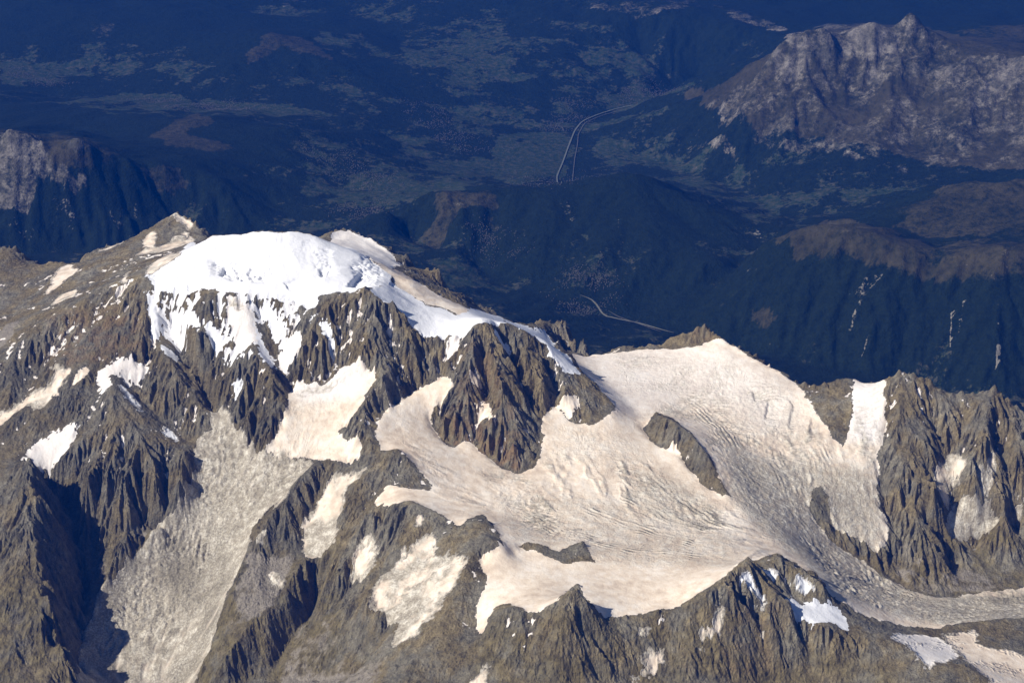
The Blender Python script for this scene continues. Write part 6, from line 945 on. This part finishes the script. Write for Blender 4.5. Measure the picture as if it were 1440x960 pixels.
for cell, amp, s in ((330, 34, 621), (150, 17, 622)): FZ += amp*steep*(1+.4*(lay['rock'] > .5))*gully(FX+.4*cell*gnoise(FX/cell/1.5, FY/cell/1.5, s+3), FY+.4*cell*gnoise(FX/cell/1.5, FY/cell/1.5, s+4), a, b, cell, s, 1.1)
f1 = fbm(FX, FY, 1500, 4, 631); f2 = fbm(FX, FY, 420, 3, 632)
meadow = np.clip(lay['meadow']*.62+np.where(FZ < 1500, .30+.75*f1+.5*f2-.35*np.clip(m-.25, 0, 1), 0), 0, 1)
alp = np.clip(np.maximum(lay['alp']*.8, np.clip((FZ-2020)/300, 0, .62)+.5*f2*(FZ > 1950)), 0, 1)
rockw = np.clip(np.maximum(lay['rock']*(.38+.38*np.clip(m*1.3, 0, 1)+.8*f2+1.0*f1), np.clip((FZ-2250)/500, 0, .35)*np.clip(m*2, 0, 1)), 0, 1)
wave = np.clip(rockw*1.2, 0, 1)*7*np.abs(gnoise(FX/400, FZ/70., 641)); FZ += wave
streak = (gully(FX, FY, a, b, 520, 651, 2.2) < -.86)&(m > .55)&(fbm(FX, FY, 1400, 2, 652) > .12); lay['scree'] = np.maximum(lay['scree'], streak*.48)
fcov = np.stack([meadow, alp, rockw, lay['scree']*.75], -1)
fid = np.arange(FR*FC, dtype=np.int64).reshape(FR, FC)
ff = np.stack([fid[:-1,:-1], fid[:-1,1:], fid[1:,1:], fid[1:,:-1]], -1).reshape(-1, 4)
FV = np.stack([FX, FY, FZ], -1).reshape(-1, 3); FCV = fcov.reshape(-1, 4)
def far_at(x, y):
    j = np.clip(np.log(y/18600)/math.log(62000/18600.)*(FR-1), 0, FR-1.001); i = np.clip((x/(.33*y+FWID)+1)*.5*(FC-1), 0, FC-1.001)
    j0 = j.astype(int); i0 = i.astype(int); b_ = j-j0; a_ = i-i0
    return FZ[j0,i0]*(1-a_)*(1-b_)+FZ[j0,i0+1]*a_*(1-b_)+FZ[j0+1,i0]*(1-a_)*b_+FZ[j0+1,i0+1]*a_*b_
FAR_OBJ = [
 ('valley_floor', 'hazy blue valley with fields, forest and villages far behind the mountains', 'valley'),
 ('hill', 'dark wooded hill rising in the middle of the blue valley', 'hill'),
 ('brown_mountain', 'dark forested mountain with a brown grassy top behind the needles at right', 'mountain'),
 ('grassy_ridge', 'brown ridge at the right edge between the grassy mountain and the pale limestone one', 'ridge'),
 ('limestone_mountain', 'pale grey limestone mountain in the upper right corner', 'mountain'),
 ('limestone_cliff', 'grey limestone cliffs above a dark slope at the left edge', 'cliff'),
]
reg = np.zeros(FX.shape, np.int32)
for k, fo_ in enumerate(FAR_OBJ):
    if k: reg[inside([z for z in FAR_ZONES if z[0] == fo_[0]][0][3], FX+80*gnoise(FX/400, FY/400, 51), FY+80*gnoise(FX/400, FY/400, 52))] = k
rf = reg[:-1,:-1].reshape(-1)
for k, (nm, lab, cat) in enumerate(FAR_OBJ):
    f = ff[rf == k]
    if len(f) < 12: continue
    u, inv = np.unique(f.ravel(), return_inverse=True)
    tag(mesh_object(nm, FV[u], inv.reshape(-1, 4), LOWLAND, (('cover', FCV[u]),)), lab, cat, 'structure')
# ground beyond the modelled country, out to the horizon
R = 150000.; gm = plain_material('distant_ground', (.03,.045,.02), (.08,.09,.045), 3000)
gv = np.array([(-R,-R,250.),(R,-R,250.),(R,R,250.),(-R,R,250.)]); tag(mesh_object('ground', gv, np.array([[0,1,2,3]]), gm), 'flat lowland stretching out of sight around the mountains', 'ground', 'structure')

# ------------------------------------------------------------------ river, roads, villages in the valley
def strip(name, pts, width, mat, lift):
    P = np.array(pts, float); seg = [P[0]]
    for a_, b_ in zip(P[:-1], P[1:]):
        n = max(1, int(np.hypot(*(b_-a_))/60))
        seg += [a_+(b_-a_)*(k+1)/n for k in range(n)]
    S = np.array(seg)
    for _ in range(6): S[1:-1] = .25*S[:-2]+.5*S[1:-1]+.25*S[2:]
    T = np.gradient(S, axis=0); T /= np.linalg.norm(T, axis=1)[:,None]+1e-9; N = np.stack([-T[:,1], T[:,0]], -1)
    w = width*.5*((1+.25*gnoise(np.arange(len(S))/5., np.zeros(len(S)), 3))*np.clip(np.minimum(np.arange(len(S)), len(S)-1-np.arange(len(S)))/(len(S)*.2)+.25, 0, 1))[:,None]
    n = len(S); L = S-N*w; M = S+N*w
    vv = np.concatenate([np.column_stack([q_, np.maximum(far_at(L[:,0], L[:,1]), far_at(M[:,0], M[:,1]))+lift]) for q_ in (L, M)])
    fs = np.array([(k, k+1, n+k+1, n+k) for k in range(n-1)]); return mesh_object(name, vv, fs, mat)
MR = {'river': plain_material('pale_river_gravel', (.09,.105,.095), (.15,.16,.145)), 'gravel': plain_material('valley_river_gravel', (.11,.12,.09), (.2,.19,.16)), 'road': plain_material('pale_road', (.07,.07,.066), (.11,.105,.10))}
RL = {'river': ['pale winding river with gravel banks on the valley plain'], 'gravel': ['pale river bed in the dark valley right behind the snowy skyline'],
      'road': ['straight pale motorway running beside the river on the valley plain', 'short pale road loop left of the river on the plain', 'thin road beside the river bed in the dark valley']}
for key, cls, w, pts in FAR_ZONES:
    if cls == 'line':
        tag(strip('river' if key == 'gravel' else key, pts, w, MR[key], 14.0 if key != 'road' else 18.0), RL[key].pop(0), 'road' if key == 'road' else 'river', 'structure')
rng = np.random.default_rng(4)
MH = plain_material('village_walls_and_roofs', (.045,.043,.040), (.12,.113,.105), 25)
TOWNS = ['pale speckled town at the far end of the river plain', 'pale scattered town in the upper left valley', 'small village at the upper left edge of the picture', 'village in the dark valley behind the glacier skyline', 'scattered houses on the slope left of the river plain', 'hamlets on the wooded slope in the middle left', 'hamlet just above the snow dome skyline', 'houses strung along the lower end of the river plain', 'hamlets on the dark hill in front of the plain', 'village where the river bends on the plain']
for key, cls, w, pts in FAR_ZONES:
    if cls != 'town': continue
    P = np.array(pts, float); lo = P.min(0); hi = P.max(0); n = int(w)*11
    c = rng.uniform(lo, hi, (n*3, 2)); c = c[inside(pts, c[:,0], c[:,1])][:n]
    c = c+rng.normal(0, 120, c.shape); c = c[fbm(c[:,0], c[:,1], 500, 3, 88) > rng.uniform(-.25, .5, len(c))]
    n = len(c); l = rng.uniform(4, 7, n); d = rng.uniform(3, 5, n); h = rng.uniform(5, 9, n); r = rng.uniform(0, math.pi, n); z = far_at(c[:,0], c[:,1])
    co, si = np.cos(r), np.sin(r); vs_ = []
    for (sx, sy, k) in ((-1,-1,0),(1,-1,0),(1,1,0),(-1,1,0),(-1,-1,1),(1,-1,1),(1,1,1),(-1,1,1),(-1,0,2),(1,0,2)):
        px_, py_ = sx*l, sy*d; vs_.append(np.column_stack([c[:,0]+px_*co-py_*si, c[:,1]+px_*si+py_*co, z+(-8 if k == 0 else h if k == 1 else h*1.6)]))
    vv = np.stack(vs_, 1).reshape(-1, 3)
    q4 = np.array([(0,1,5,4),(1,2,6,5),(2,3,7,6),(3,0,4,7),(4,5,9,8),(6,7,8,9),(7,4,8,8),(5,6,9,9)])
    tri = np.array([(0,1,5),(0,5,4),(1,2,6),(1,6,5),(2,3,7),(2,7,6),(3,0,4),(3,4,7),(4,5,9),(4,9,8),(6,7,8),(6,8,9),(7,4,8),(5,6,9)])
    fs = (tri[None]+(np.arange(n)*10)[:,None,None]).reshape(-1, 3)
    tag(mesh_object('village', vv, fs, MH, smooth=False), TOWNS.pop(0), 'village', 'stuff')

# ------------------------------------------------------------------ haze: one box of even air round camera and scene
b0, b1, zz0, zz1 = -R-500, R+500, 249.0, 10620.0
hv = np.array([(x_, y_, z_) for z_ in (zz0, zz1) for x_, y_ in ((b0,b0),(b1,b0),(b1,b1),(b0,b1))])
hm = bpy.data.materials.new('blue_air'); hm.use_nodes = True; hn = hm.node_tree; hn.nodes.remove(hn.nodes['Principled BSDF'])
pv = hn.nodes.new('ShaderNodeVolumePrincipled'); pv.inputs['Color'].default_value = (.004,.145,.88,1); pv.inputs['Density'].default_value = 0.75e-5
hn.links.new(pv.outputs[0], hn.nodes['Material Output'].inputs['Volume'])
hz = mesh_object('haze', hv, np.array([(0,3,2,1),(4,5,6,7),(0,1,5,4),(1,2,6,5),(2,3,7,6),(3,0,4,7)]), hm, smooth=False)
tag(hz, 'thin blue air in front of the far valley', 'haze', 'stuff')
print('near tris', 2*len(faces), 'far tris', 2*len(ff))
